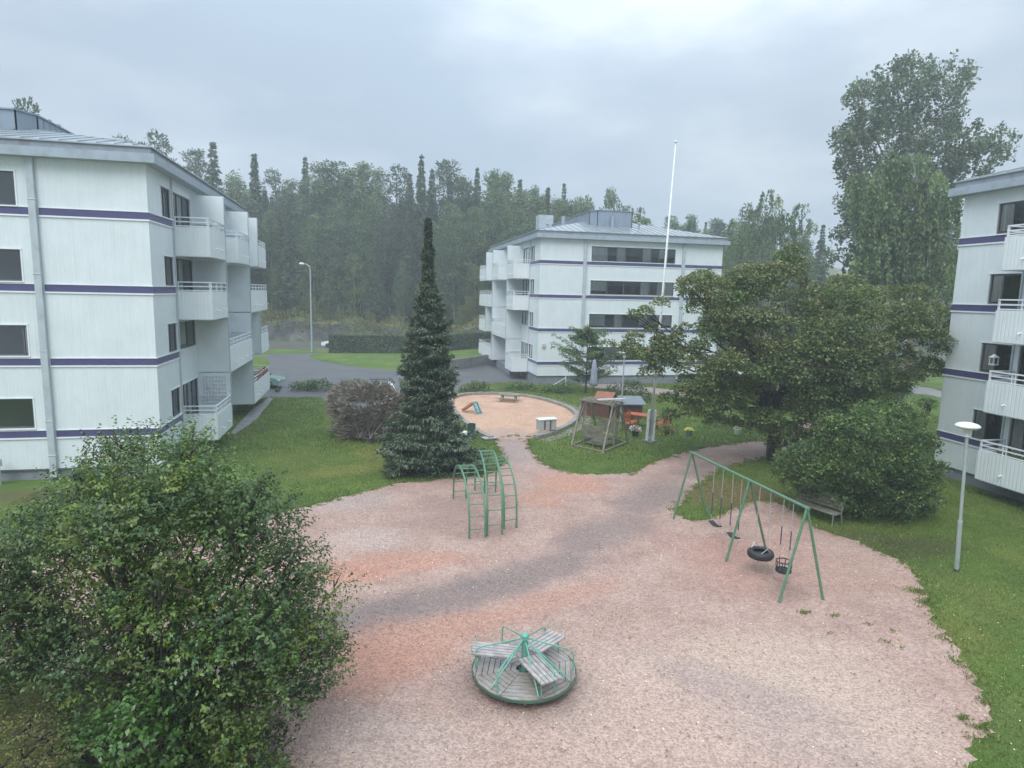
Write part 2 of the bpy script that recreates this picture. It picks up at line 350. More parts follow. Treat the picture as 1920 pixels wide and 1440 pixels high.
LAWN_PATCHES = []
def grass_material():
    m = bpy.data.materials.new('lawn'); m.use_nodes = True; nt = m.node_tree; L = nt.links.new
    b = nt.nodes['Principled BSDF']; b.inputs['Roughness'].default_value = 0.8; b.inputs['Specular IOR Level'].default_value = 0.2
    geo = N(nt, 'ShaderNodeNewGeometry'); pos = geo.outputs['Position']
    n1 = N(nt, 'ShaderNodeTexNoise'); n1.inputs['Scale'].default_value = 0.35; n1.inputs['Detail'].default_value = 8; n1.inputs['Roughness'].default_value = 0.65; L(pos, n1.inputs[0])
    cur = colramp(nt, n1.outputs[0], [(0.32, (0.060, 0.105, 0.022)), (0.68, (0.155, 0.195, 0.045)), (0.5, (0.095, 0.155, 0.030))])
    yel = (0.19, 0.19, 0.055); dk = (0.05, 0.065, 0.025); br = (0.165, 0.125, 0.065)
    P = [(at(660, 880), 3.0, 1.2, 0.5, yel, 0.75), (at(700, 850), 1.5, 2.0, 0, yel, 0.6), (at(1370, 925), 3.2, 2.6, 0, br, 0.85), (at(1640, 1010), 3.0, .9, -.4, (0.10, 0.10, 0.045), 0.6),
         (at(60, 1330), 3.2, 3.0, 0, (0.12, 0.12, 0.04), 0.8), (at(1700, 1030), 3.0, 1.0, 0.3, (0.07, 0.075, 0.03), 0.6), (at(1400, 800), 3.0, 2.0, 0, dk, 0.5),
         (at(60, 930), 3.0, 1.2, 0.2, (0.11, 0.10, 0.045), 0.8), (at(1750, 1180), 1.6, 1.6, 0, yel, 0.5), (at(1000, 720), 6, 2, 0, (0.11, 0.16, 0.04), 0.6), (at(560, 860), 2.5, 2.5, 0, (0.13, 0.16, 0.04), 0.5), (at(1880, 1350), 1.2, 1.5, 0, (0.10, 0.14, 0.04), 0.6), (at(1820, 1120), 1.2, 2.4, 0, (0.13, 0.16, 0.045), 0.5)]
    LAWN_PATCHES.extend(P)
    for (c, rx, ry, ang, col, k) in P:
        f = blob(nt, pos, c, rx, ry, ang, n1.outputs[0])
        mu = N(nt, 'ShaderNodeMath', operation='MULTIPLY'); mu.inputs[1].default_value = k; L(f, mu.inputs[0])
        x = N(nt, 'ShaderNodeMix', data_type='RGBA'); L(mu.outputs[0], x.inputs[0]); L(cur, x.inputs[6]); x.inputs[7].default_value = (*col, 1); cur = x.outputs[2]
    n2 = N(nt, 'ShaderNodeTexNoise'); n2.inputs['Scale'].default_value = 14; n2.inputs['Detail'].default_value = 5; n2.inputs['Roughness'].default_value = 0.8; L(pos, n2.inputs[0])
    r = N(nt, 'ShaderNodeMapRange'); r.inputs['From Min'].default_value = 0.3; r.inputs['From Max'].default_value = 0.7; r.inputs['To Min'].default_value = 0.6; r.inputs['To Max'].default_value = 1.4; L(n2.outputs[0], r.inputs['Value'])
    v = N(nt, 'ShaderNodeVectorMath', operation='SCALE'); L(cur, v.inputs[0]); L(r.outputs[0], v.inputs['Scale']); L(v.outputs[0], b.inputs['Base Color'])
    bp = N(nt, 'ShaderNodeBump'); bp.inputs['Strength'].default_value = 0.8; bp.inputs['Distance'].default_value = 0.06
    L(n2.outputs[0], bp.inputs['Height']); L(bp.outputs[0], b.inputs['Normal'])
    return m
m_grass = grass_material()
ORG = (0.48, 0.245, 0.17); GRY = (0.225, 0.175, 0.16); LGT = (0.49, 0.36, 0.295); SAL = (0.44, 0.245, 0.18); PALE = (0.45, 0.35, 0.30)
def P2(u, v):
    p = at(u, v); return (p.x, p.y)
gp = [
    (P2(1250, 1320), 4.5, 3.0, 0.2, LGT, 0.8), (P2(1480, 1240), 3.0, 1.8, 0.0, (0.50, 0.38, 0.30), 0.7), (P2(1600, 1350), 2.5, 2.0, 0.0, (0.50, 0.38, 0.31), 0.7),
    (P2(720, 1400), 2.2, 1.2, 0, PALE, 0.7), (P2(690, 1010), 1.8, 1.3, 0.0, PALE, 0.8), (P2(650, 940), 2.5, 1.6, 0.3, (0.40, 0.33, 0.30), 0.6),
    (P2(850, 965), 2.2, 2.8, 0, (0.30, 0.20, 0.175), 0.5),
    (P2(1400, 1050), 3.2, 3.0, 0.3, (0.40, 0.235, 0.185), 0.8), (P2(1600, 1080), 2.2, 1.8, 0.0, (0.38, 0.25, 0.19), 0.7),
    # trodden grey path running through the yard
    (P2(1350, 880), 3.2, 1.6, 0.45, GRY, 0.8), (P2(1230, 930), 3.6, 1.5, 0.9, GRY, 0.8), (P2(1130, 1000), 3.2, 1.35, 0.85, GRY, 0.75),
    (P2(1000, 1070), 3.2, 1.15, 0.55, GRY, 0.75), (P2(850, 1115), 3.2, 1.0, 0.35, GRY, 0.75), (P2(700, 1155), 3.0, 0.95, 0.25, GRY, 0.75), (P2(520, 1190), 3.2, 1.0, 0.2, GRY, 0.75),
    (P2(960, 850), 1.6, 3.2, 0.0, (0.33, 0.27, 0.25), 0.7),
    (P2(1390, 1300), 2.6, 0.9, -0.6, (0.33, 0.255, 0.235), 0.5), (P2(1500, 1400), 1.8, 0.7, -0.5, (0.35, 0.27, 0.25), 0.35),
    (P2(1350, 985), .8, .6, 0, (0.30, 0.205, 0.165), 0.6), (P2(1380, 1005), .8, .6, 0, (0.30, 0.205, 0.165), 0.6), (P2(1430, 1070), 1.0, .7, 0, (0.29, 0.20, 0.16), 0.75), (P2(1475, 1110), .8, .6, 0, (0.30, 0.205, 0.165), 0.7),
    ((0.38, 12.22), 1.9, 1.75, 0, (0.26, 0.19, 0.165), 0.75), (P2(905, 1000), 1.3, 1.0, 0, (0.32, 0.21, 0.175), 0.6),  # first: ring round the merry-go-round, trampled ground with its shadow painted in
    # reddish stone dust
    (P2(1070, 905), 1.9, 2.0, 0.3, ORG, 0.8), (P2(1010, 935), 1.2, 1.4, 0.3, ORG, 0.6), (P2(750, 1055), 2.6, 1.0, 0.2, ORG, 0.65), (P2(660, 1080), 1.5, 0.8, 0.2, ORG, 0.8),
    (P2(740, 1215), 2.2, 1.5, 0.3, ORG, 0.7), (P2(690, 1260), 1.4, 1.2, 0, ORG, 0.6), (P2(860, 1170), 2.4, 0.7, 0.3, SAL, 0.8), (P2(1050, 1120), 2.6, 0.7, 0.5, SAL, 0.6),
]
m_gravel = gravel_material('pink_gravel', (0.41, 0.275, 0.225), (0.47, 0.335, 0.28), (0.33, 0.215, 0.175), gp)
m_sand = gravel_material('orange_sand', (0.55, 0.345, 0.235), (0.62, 0.42, 0.30), (0.45, 0.28, 0.19), [(P2(900, 790), 3, 2, 0, (0.56, 0.37, 0.25), 0.6), (P2(960, 815), 2, 2, 0, (0.42, 0.30, 0.25), 0.8)])
m_asphalt = mat('wet_asphalt', (0.115, 0.115, 0.12), 0.45, var=0.22, vscale=0.35, bump=0.3, bscale=30, dirt=(0.17, 0.165, 0.16), dirt_scale=0.15, dirt_amt=0.7)
m_road = mat('road_asphalt', (0.10, 0.095, 0.09), 0.5, var=0.2, vscale=0.3, dirt=(0.15, 0.13, 0.11), dirt_scale=0.2, dirt_amt=0.7)

def sheet(name, pts, z, m, kind='structure', jitter=0.0, step=0.25):
    """flat sheet with an uneven edge"""
    out = []
    n = len(pts)
    for i in range(n):
        a = Vector((pts[i][0], pts[i][1])); b = Vector((pts[(i + 1) % n][0], pts[(i + 1) % n][1]))
        k = max(1, int((b - a).length / step)) if jitter else 1
        d = (b - a); nn = Vector((-d.y, d.x)).normalized() if d.length > 0 else Vector((0, 0))
        for j in range(k):
            p = a + d * (j / k)
            if jitter and j: p = p + nn * (random.gauss(0, jitter) + 0.6 * jitter * math.sin(j * 0.9 + i))
            out.append((p.x, p.y, z))
    import bmesh
    bm = bmesh.new(); vs = [bm.verts.new(p) for p in out]; f = bm.faces.new(vs)
    if f.normal.z < 0: f.normal_flip()
    bmesh.ops.triangulate(bm, faces=[f]); 
    for f in bm.faces:
        f.normal_update()
        if f.normal.z < 0: f.normal_flip()
    me = bpy.data.meshes.new(name); bm.to_mesh(me); bm.free(); me.materials.append(m)
    o = bpy.data.objects.new(name, me); COL.objects.link(o); tag(o, kind=kind)
    return o, [(p[0], p[1]) for p in out]
def smooth_poly(pts, it=2):
    pts = [Vector(p) for p in pts]
    for _ in range(it):
        q = []
        for i in range(len(pts)):
            a = pts[i]; b = pts[(i + 1) % len(pts)]
            q += [a * 0.75 + b * 0.25, a * 0.25 + b * 0.75]
        pts = q
    return pts

g = MB()
g.quad((-420, -30, 0), (420, -30, 0), (420, 420, 0), (-420, 420, 0))
go = g.build('ground', m_grass); tag(go, kind='structure')

grav_px = [(585, 948), (660, 928), (745, 906), (800, 903), (850, 895), (895, 893), (930, 885), (946, 868), (940, 845), (926, 824), (960, 818), (1000, 820), (988, 826), (994, 845), (1012, 866), (1040, 880),
           (1075, 887), (1130, 890), (1190, 886), (1225, 868), (1260, 854), (1310, 842), (1370, 832), (1430, 826), (1475, 820), (1490, 806), (1500, 790), (1530, 792), (1520, 812), (1500, 836), (1470, 850),
           (1420, 862), (1370, 874), (1335, 888), (1305, 912), (1285, 935), (1262, 960), (1290, 975), (1335, 974), (1370, 955), (1410, 940), (1450, 938), (1490, 960), (1530, 990), (1590, 1010), (1650, 1035),
           (1700, 1060), (1726, 1095), (1735, 1125), (1742, 1160), (1785, 1200), (1815, 1255), (1835, 1300), (1857, 1330), (1862, 1350), (1850, 1375), (1822, 1400), (1815, 1440)]
grav = [P2(u, v) for u, v in grav_px]
grav += [(5.4, 8.2), (5.0, 5.0), (-3.2, 5.0), (-3.5, 9.4), (-5.2, 11.3), (-9.5, 12.0), (-14, 12.6), (-24, 13.6), (-24, 16.5), (-15, 17.5), (-9.5, 20.5)]
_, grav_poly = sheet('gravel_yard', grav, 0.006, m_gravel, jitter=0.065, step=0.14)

# sand pit: ring of stone kerb around reddish sand, open towards the path
pit_px = [(926, 824), (905, 815), (870, 790), (850, 765), (848, 750), (868, 742), (905, 740), (945, 741), (990, 745), (1030, 754), (1062, 766), (1078, 778), (1076, 790), (1056, 803), (1030, 814), (1000, 822)]
pit = [P2(u, v) for u, v in pit_px]
pitw = [Vector(p) for p in pit]
sheet('sand_pit', [(p.x, p.y) for p in pitw], 0.012, m_sand, jitter=0.03)
kt = thing('sandpit_kerb', 'low grey stone kerb curving round the orange sand pit', 'kerb', (pitw[8].x, pitw[8].y, 0))
dense = []
for i in range(len(pitw) - 1):
    a, b = pitw[i], pitw[i + 1]
    k = max(1, int((b - a).length / 0.45))
    for j in range(k): dense.append(a + (b - a) * j / k)
dense.append(pitw[-1])
for _ in range(3):
    dense = [dense[0]] + [(dense[i - 1] + dense[i] * 2 + dense[i + 1]) / 4 for i in range(1, len(dense) - 1)] + [dense[-1]]
cen = sum(dense, Vector((0, 0))) / len(dense)
kb = MB()
def nrm(i):
    a = dense[max(0, i - 1)]; b = dense[min(len(dense) - 1, i + 1)]; t = (b - a).normalized(); n = Vector((-t.y, t.x))
    return n if n.dot(dense[i] - cen) > 0 else -n
for i in range(len(dense) - 1):
    a, b = dense[i], dense[i + 1]; na, nb = nrm(i), nrm(i + 1); h = 0.20 + random.uniform(-.015, .015)
    gap = (b - a) * 0.015
    a2 = a + gap; b2 = b - gap
    kb.hexa([(a2.x, a2.y, 0), (b2.x, b2.y, 0), (*(b2 + nb * 0.30), 0), (*(a2 + na * 0.30), 0), (a2.x, a2.y, h), (b2.x, b2.y, h), (*(b2 + nb * 0.30), h), (*(a2 + na * 0.30), h)])
kb.build('kerb_stones', m_stone, kt)
gm_ = MB()
for i in range(len(dense) - 1):
    a = dense[i] + nrm(i) * 0.40; b = dense[i + 1] + nrm(i + 1) * 0.40; na, nb = nrm(i), nrm(i + 1)
    if 18 < i: gm_.quad((a.x, a.y, 0.01), (*(a + na * 0.7), 0.01), (*(b + nb * 0.7), 0.01), (b.x, b.y, 0.01))
o = gm_.build('gravel_strip', mat('grey_grit', (0.22, 0.20, 0.17), 0.9, var=0.3, vscale=3)); tag(o, kind='structure')

# asphalt court, road, lawn island
drive = [P2(u, v) for u, v in [(360, 690), (430, 672), (500, 664), (612, 662)]] + [(-8, 82), (-4, 92)] + [P2(940, 640), P2(965, 690), P2(1010, 722), P2(960, 716), P2(900, 722), P2(850, 735), P2(770, 775), P2(650, 780), P2(600, 745), P2(500, 745), P2(440, 760), P2(330, 735)]
drive_o = sheet('asphalt_driveway', drive, 0.006, m_asphalt)
sheet('road', [(-150, 84), (-60, 82), (0, 84.5), (60, 90), (120, 100), (120, 108), (60, 98.5), (0, 93.5), (-60, 92.5), (-150, 95)], 0.012, m_road)
isl = smooth_poly([P2(575, 669), P2(590, 664), P2(615, 662), P2(765, 663), P2(910, 652), P2(918, 664), P2(855, 680), P2(800, 692), P2(752, 695), P2(690, 691), P2(640, 684), P2(600, 677)], 2)
sheet('lawn_island', [(p.x, p.y) for p in isl], 0.016, m_grass)
sheet('lawn_verge', [P2(440, 700), P2(492, 695), P2(506, 685), P2(500, 668), P2(440, 672)], 0.016, m_grass)
path_o = sheet('path', [P2(1690, 722), P2(1745, 728), P2(1790, 742), P2(1790, 752), P2(1740, 740), P2(1680, 735)], 0.008, m_terr)
wpath_o = sheet('wall_path', [P2(505, 745), P2(512, 748), P2(480, 788), P2(440, 815), P2(432, 812), P2(470, 770)], 0.008, m_terr)
apron_o = sheet('house_apron', [P2(1075, 712), P2(1130, 715), P2(1290, 735), P2(1290, 745), P2(1120, 728), P2(1075, 720)], 0.008, mat('pinkish_path', (0.3, 0.24, 0.21), 0.9, var=0.2))

# hill with the wood
def hill_z(x, y):
    y0 = 96.5 + 0.00025 * (x + 20) ** 2 + max(0, x) * 0.10 + 1.2 * math.sin(x * 0.21) + 0.5 * math.sin(x * 0.83)
    d = y - y0
    if d <= 0: return -0.3
    ledge = (2.3 + 0.7 * math.sin(x * 0.17 + 1) + 0.4 * math.sin(x * 0.9)) * min(1, d / 1.3)
    return ledge + max(0, d - 1.3) * 0.13 + 0.5 * math.sin(x * 0.13) * math.sin(y * 0.11) * min(1, d / 6)
hb = MB(); nx, ny = 150, 60
xs = np.linspace(-190, 170, nx); ys = 94 + np.concatenate([np.linspace(0, 8, 22), np.linspace(9, 150, ny - 22)])
for yy in ys:
    for xx in xs:
        hb.v.append((xx, yy + 0.4 * math.sin(xx * 1.7) * (1 if yy < 103 else 0), hill_z(xx, yy) + random.uniform(-.15, .15) * (1 if yy > 97 else 0.3)))
for j in range(ny - 1):
    for i in range(nx - 1):
        a = j * nx + i; hb.f.append((a, a + 1, a + nx + 1, a + nx)); hb.uv.append([(0, 0)] * 4)
def hill_mat():
    m = bpy.data.materials.new('rocky_hill'); m.use_nodes = True; nt = m.node_tree; L = nt.links.new
    b = nt.nodes['Principled BSDF']; b.inputs['Roughness'].default_value = 0.9
    geo = N(nt, 'ShaderNodeNewGeometry'); sp = N(nt, 'ShaderNodeSeparateXYZ'); L(geo.outputs['Normal'], sp.inputs[0])
    n = N(nt, 'ShaderNodeTexNoise'); n.inputs['Scale'].default_value = 0.5; n.inputs['Detail'].default_value = 8; L(geo.outputs['Position'], n.inputs[0])
    veg = colramp(nt, n.outputs[0], [(0.35, (0.05, 0.07, 0.03)), (0.65, (0.20, 0.19, 0.06)), (0.5, (0.11, 0.12, 0.045))])
    rock = colramp(nt, n.outputs[0], [(0.4, (0.05, 0.055, 0.06)), (0.6, (0.13, 0.125, 0.12)), (0.5, (0.08, 0.08, 0.08))])
    r = N(nt, 'ShaderNodeMapRange'); r.inputs['From Min'].default_value = 0.6; r.inputs['From Max'].default_value = 0.85; L(sp.outputs[2], r.inputs['Value'])
    x = N(nt, 'ShaderNodeMix', data_type='RGBA'); L(r.outputs[0], x.inputs[0]); L(rock, x.inputs[6]); L(veg, x.inputs[7]); L(x.outputs[2], b.inputs['Base Color'])
    return m
ho = hb.build('hill', hill_mat(), smooth=False); tag(ho, kind='structure')

# ------------------------------------------------------------------ apartment buildings
PHI, PSI = 0.2198, -1.3726
fd = Vector((math.cos(PHI), math.sin(PHI), 0)); sdv = Vector((-math.sin(PHI), math.cos(PHI), 0))
Z = Vector((0, 0, 1))

def wall_holes(mb, P0, U, D, a0, a1, z0, z1, holes, depth=0.14):
    As = sorted(set([a0, a1] + [h[0] for h in holes] + [h[1] for h in holes])); Zs = sorted(set([z0, z1] + [h[2] for h in holes] + [h[3] for h in holes]))
    for i in range(len(As) - 1):
        for j in range(len(Zs) - 1):
            am, zm = (As[i] + As[i + 1]) / 2, (Zs[j] + Zs[j + 1]) / 2
            if am < a0 or am > a1 or zm < z0 or zm > z1 or any(h[0] < am < h[1] and h[2] < zm < h[3] for h in holes): continue
            q = [(As[i], Zs[j]), (As[i + 1], Zs[j]), (As[i + 1], Zs[j + 1]), (As[i], Zs[j + 1])]
            mb.quad(*[P0 + U * a + Z * z for a, z in q], uv=q)
    for (b0, b1, c0, c1) in holes:
        c = [(b0, c0), (b1, c0), (b1, c1), (b0, c1)]
        for i in range(4):
            p, q = c[i], c[(i + 1) % 4]
            mb.quad(P0 + U * p[0] + Z * p[1], P0 + U * q[0] + Z * q[1], P0 + U * q[0] + Z * q[1] + D * depth, P0 + U * p[0] + Z * p[1] + D * depth)

def window(par, P0, U, D, a0, a1, z0, z1, panes, plant=False, framemat=None):
    """panes: list of (fraction where the pane ends, curtain 0..1)"""
    f = MB(); W = a1 - a0; fw = 0.055
    def bb(b0, b1, c0, c1, d0, d1, mb):
        mb.hexa([P0 + U * x + Z * z + D * d for z in (c0, c1) for (x, d) in ((b0, d0), (b1, d0), (b1, d1), (b0, d1))])
    bb(a0 + .002, a1 - .002, z0 + .002, z0 + fw, 0.05, 0.13, f); bb(a0 + .002, a1 - .002, z1 - fw, z1 - .002, 0.05, 0.13, f)
    bb(a0 + .002, a0 + fw, z0 + fw, z1 - fw, 0.05, 0.13, f); bb(a1 - fw, a1 - .002, z0 + fw, z1 - fw, 0.05, 0.13, f)
    for fr, _ in panes[:-1]:
        x = a0 + fr * W; bb(x - 0.03, x + 0.03, z0 + fw, z1 - fw, 0.06, 0.12, f)
    fr_o = f.build('window', framemat or m_frame, par)
    p = MB(); p.quad(*[P0 + U * a + Z * z + D * 0.09 for a, z in ((a0 + fw, z0 + fw), (a1 - fw, z0 + fw), (a1 - fw, z1 - fw), (a0 + fw, z1 - fw))]); p.build('pane', m_glass, fr_o)
    s = MB()
    bb(a0 - 0.05, a1 + 0.05, z0 - 0.05, z0 - 0.003, -0.06, 0.05, s)
    bb(a0 - 0.06, a1 + 0.06, z1 + 0.003, z1 + 0.05, -0.03, 0.05, s); bb(a0 - 0.055, a0 - .003, z0, z1, -0.02, 0.05, s); bb(a1 + .003, a1 + 0.055, z0, z1, -0.02, 0.05, s)
    s.build('sill', m_trim, fr_o)
    x0 = 0
    for fr, cu in panes:
        if cu > 0:
            c = MB(); b0 = a0 + x0 * W + 0.03; b1 = a0 + fr * W - 0.03
            n = max(3, int((b1 - b0) / 0.07)); zt = z1 - .03; zb = z0 + (1 - cu) * (z1 - z0) * 0.6 + .03
            for i in range(n):
                p0 = b0 + (b1 - b0) * i / n; p1 = b0 + (b1 - b0) * (i + 1) / n; d0 = 0.125 + 0.02 * (i % 2); d1 = 0.125 + 0.02 * ((i + 1) % 2)
                c.quad(P0 + U * p0 + Z * zb + D * d0, P0 + U * p1 + Z * zb + D * d1, P0 + U * p1 + Z * zt + D * d1, P0 + U * p0 + Z * zt + D * d0)
            c.build('curtain', m_curtain, fr_o)
        x0 = fr
    if plant:
        pl = MB(); c0 = P0 + U * (a0 + W * plant) + Z * (z0 + 0.06) + D * 0.3
        pl.lathe(c0, [(0.06, 0), (0.09, 0.16), (0.0, 0.16)], 10)
        for _ in range(40):
            d = Vector((random.gauss(0, 1), random.gauss(0, 1), abs(random.gauss(0.6, .6)))).normalized()
            pl.tube([c0 + Z * 0.16, c0 + Z * 0.16 + d * random.uniform(.15, .4)], [0.02, 0.012], 4)
        pl.build('window_plant', mat('dark_houseplant', (0.04, 0.07, 0.03), 0.6), fr_o)
    return fr_o

FRONT_PANES = [
    [(.19, 1), (.30, 0), (.40, 1), (.605, 0), (.705, 1), (.805, 0), (.90, .5), (1, 0)],
    [(.195, .6), (.395, 0), (.60, 0), (.705, 1), (.80, 0), (1, 1)],
    [(.19, .8), (.30, 0), (.395, 1), (.6, 0), (.7, .6), (.8, 0), (.9, .5), (1, .7)],
    [(.2, 0), (.4, .5), (.6, 0), (.8, 1), (1, 0)]]
LEFT_PANES = [[(.25, 0), (.6, 1), (1, 0)], [(.3, 0), (.5, 1), (1, 0)], [(.02, .9), (.4, 0), (1, 0)], [(.4, 0), (1, .5)]]
SIDE_PANES = [[(.45, 0.9), (1, 0)], [(.4, .9), (1, 0)], [(.45, .9), (1, 0)], [(.4, 1), (1, 0)]]
DOOR_PANES = [[(.14, 0), (.3, 1), (.62, .95), (1, 0)], [(.2, 0), (.55, .3), (1, 0)], [(.1, 0), (.55, .8), (1, 0)], [(.2, 0.9), (.4, 0.3), (.7, 1), (1, 0)]]
S0 = [0, 3.25, 6.5, 9.75, 13, 16.25, 19.5]

def building(name, label, O, X, Y, smap, W, balc, screens, found_z, dormer, boxes, c=1.5, lattice=False, full_front=True, pipes=(3.98, 13.2)):
    O = Vector((O[0], O[1], 0)); Dp = smap[-1]
    th = thing(name, label, 'apartment building', tuple(O), 'white four storey apartment buildings round the yard')
    T = lambda x, y, z: O + X * x + Y * y + Z * z
    def sm(s): return float(np.interp(s, S0, smap))
    zwin = lambda k: (10.78 - 2.9 * k, 12.03 - 2.9 * k)
    zb = lambda k: 9.22 - 2.84 * k; zt = lambda k: 10.92 - 2.86 * k
    TOP = 12.6
    # front face
    holes_f = []
    for k in range(4):
        z0, z1 = zwin(k)
        if k < 3 or full_front: holes_f.append((4.56, 12.42, z0 + (0.05 if k else 0), z1))
    wf = MB(); Uf = -X; Df = Y
    wall_holes(wf, O, Uf, Df, 0, W, found_z, TOP, holes_f)
    # side face with the balconies
    holes_s = []
    for k in range(4):
        z0, z1 = zwin(k)
        holes_s.append((sm(1.7), sm(3.1), z0, z1, 's'))
        hasb = any(b[0] == 1 for b in balc[k])
        holes_s.append((sm(3.42), sm(6.3), zb(k) + 0.25 if hasb else z0, z1, 'd'))
        for a, b in ((7.4, 9.2), (10.2, 12.6), (13.7, 15.8), (16.8, 19.0)): holes_s.append((sm(a), sm(b), z0, z1, 'n'))
    wall_holes(wf, O, Y, -X, 0, Dp, found_z, TOP, [h[:4] for h in holes_s])
    # the two other faces
    wall_holes(wf, O + Y * Dp, Uf, -Y, 0, W, found_z, TOP, []); wall_holes(wf, O - X * W, Y, X, 0, Dp, found_z, TOP, [])
    # panel joints: thin cover strips
    wf.build('wall', m_wall, th)
    # interior lining
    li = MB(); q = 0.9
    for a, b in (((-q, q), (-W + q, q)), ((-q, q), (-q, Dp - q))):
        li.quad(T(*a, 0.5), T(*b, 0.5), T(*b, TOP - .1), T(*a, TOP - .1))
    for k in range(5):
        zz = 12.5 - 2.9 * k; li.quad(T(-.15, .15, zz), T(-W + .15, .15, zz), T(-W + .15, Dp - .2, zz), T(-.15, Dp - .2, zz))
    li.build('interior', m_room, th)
    # plinth
    pb = MB(); pb.box(-W + .05, -.05, .05, Dp - .05, -0.1, found_z + 0.02, T); pb.build('plinth', m_found, th)
    for i, h in enumerate(holes_f):
        window(th, O, Uf, Df, *h, FRONT_PANES[i] if not lattice else LEFT_PANES[i], plant=0.09 if (i == 0 and name == 'left') else False)
    cnt = 0
    for h in holes_s:
        k = int(round((12.03 - h[3]) / 2.9))
        if h[4] == 's': pn = SIDE_PANES[k]
        elif h[4] == 'd': pn = DOOR_PANES[k]
        else: pn = [(.5, random.choice([0, .6, 1])), (1, random.choice([0, 0, 1]))]
        window(th, O, Y, -X, *h[:4], pn)
    # bands
    for k in range(4):
        zm = 10.59 - 2.9 * k; bm = MB(); e = 0.012
        bm.box(-pipes[0] + .16, e, -e, 0, zm - .135, zm + .135, T)
        bm.box(-pipes[1] + .16, -pipes[0] - .16, -e, 0, zm - .135, zm + .135, T); bm.box(-W, -pipes[1] - .16, -e, 0, zm - .135, zm + .135, T)
        bm.box(0, e, 0, sm(3.1), zm - .135, zm + .135, T)
        bo = bm.build('purple_band', m_purple, th)
        st = MB()
        for a, b in ((-pipes[0] + .16, .045), (-pipes[1] + .16, -pipes[0] - .16), (-W, -pipes[1] - .16)): st.box(a, b, -.045, -.001, zm - .20, zm - .138, T)
        st.box(.001, .045, 0.0, sm(3.12), zm - .20, zm - .138, T)
        for a, b in ((-pipes[0] + .16, .045), (-pipes[1] + .16, -pipes[0] - .16)): st.box(a, b, -.03, -.001, zm + .138, zm + .17, T)
        st.box(.001, .03, 0.0, sm(3.12), zm + .138, zm + .17, T)
        st.build('white_ledge', m_trim, bo)
    # bottom drip edge
    de = MB(); de.box(-W, .02, -.02, -.001, found_z - .05, found_z + .01, T); de.box(.001, .02, 0, Dp, found_z - .05, found_z + .01, T); de.build('drip_edge', m_frame, th)
    for a in pipes:
        p = MB(); p.box(-a - .13, -a + .13, -.16, -.012, 0.12, TOP, T)
        for zz in (11.0, 8.2, 5.2, 2.4, 1.0): p.box(-a - .145, -a + .145, -.175, -.011, zz, zz + .05, T)
        p.build('downpipe', m_pipe, th, bevel=0.02)
    # slim pipe where the balconies begin
    p = MB(); p.box(.0, .07, sm(3.13), sm(3.2), found_z, TOP, T); p.build('slim_pipe', m_pipe, th)
    # balconies
    for k in range(4):
        for (i0, i1) in balc[k]:
            y0, y1 = smap[i0] + .02, smap[i1] - .03; b0 = zb(k) if k < 3 else 0.74; b1 = zt(k) - 0.42; t = .05
            m = MB()
            # outer sheet, near end, far end
            def sheetbox(xa, ya, xb, yb, inn):
                u = Vector((xb - xa, yb - ya)); Ln = u.length
                pts = [(xa, ya), (xb, yb)]
                o_ = [T(xa, ya, b0), T(xb, yb, b0), T(xb, yb, b1), T(xa, ya, b1)]
                m.quad(*o_, uv=[(0, 0), (Ln, 0), (Ln, b1 - b0), (0, b1 - b0)])
                i_ = [T(xa + inn[0], ya + inn[1], b0), T(xb + inn[0], yb + inn[1], b0), T(xb + inn[0], yb + inn[1], b1), T(xa + inn[0], ya + inn[1], b1)]
                m.quad(*i_); m.quad(o_[3], o_[2], i_[2], i_[3])
            sheetbox(c, y0, c, y1, (-t, 0)); sheetbox(0, y0, c, y0, (0, t)); sheetbox(0, y1, c, y1, (0, -t))
            bo = m.build('balcony', m_parapet, th)
            f = MB(); f.box(0.01, c - t - .002, y0 + t + .002, y1 - t - .002, b0 + .03, b0 + .2, T)
            f.box(0.01, c - .01, y0 + .01, y1 - .01, b0 - .03, b0 + .028, T); f.build('floor_slab', m_soffit, bo)
            r = MB(); zt_ = zt(k)
            ins = .04
            pts = [(0.02, y0 + ins), (c - ins, y0 + ins), (c - ins, y1 - ins), (0.02, y1 - ins)]
            for zz, hh in ((zt_, .05), (zt_ - .19, .05), (b1 + .045, .045)):
                for a, b in zip(pts[:-1], pts[1:]): r.bar(T(*a, zz), T(*b, zz), .05 if zz == zt_ else .03, hh)
            for a, b in zip(pts[:-1], pts[1:]):
                Lg = math.hypot(b[0] - a[0], b[1] - a[1]); n = max(1, int(round(Lg / 1.1)))
                for j in range(n + 1):
                    for dd in (-.07, .07):
                        fr = min(max(j / n + dd / Lg, 0.01), .99); q = (a[0] + (b[0] - a[0]) * fr, a[1] + (b[1] - a[1]) * fr)
                        r.bar(T(*q, b1), T(*q, zt_), .03, .03)
            r.build('railing', m_trim, bo)
            d = MB(); n = 2 if (y1 - y0) < 4 else 4
            for j in range(n):
                yy = y0 + (y1 - y0) * (j + .6) / (n + .2) if n == 2 else y0 + (y1 - y0) * (j + .7) / n
                d.tube([T(c, yy, b0 + .42), T(c + .16, yy, b0 + .38)], .028, 8)
            d.build('drain_spouts', m_trim, bo)
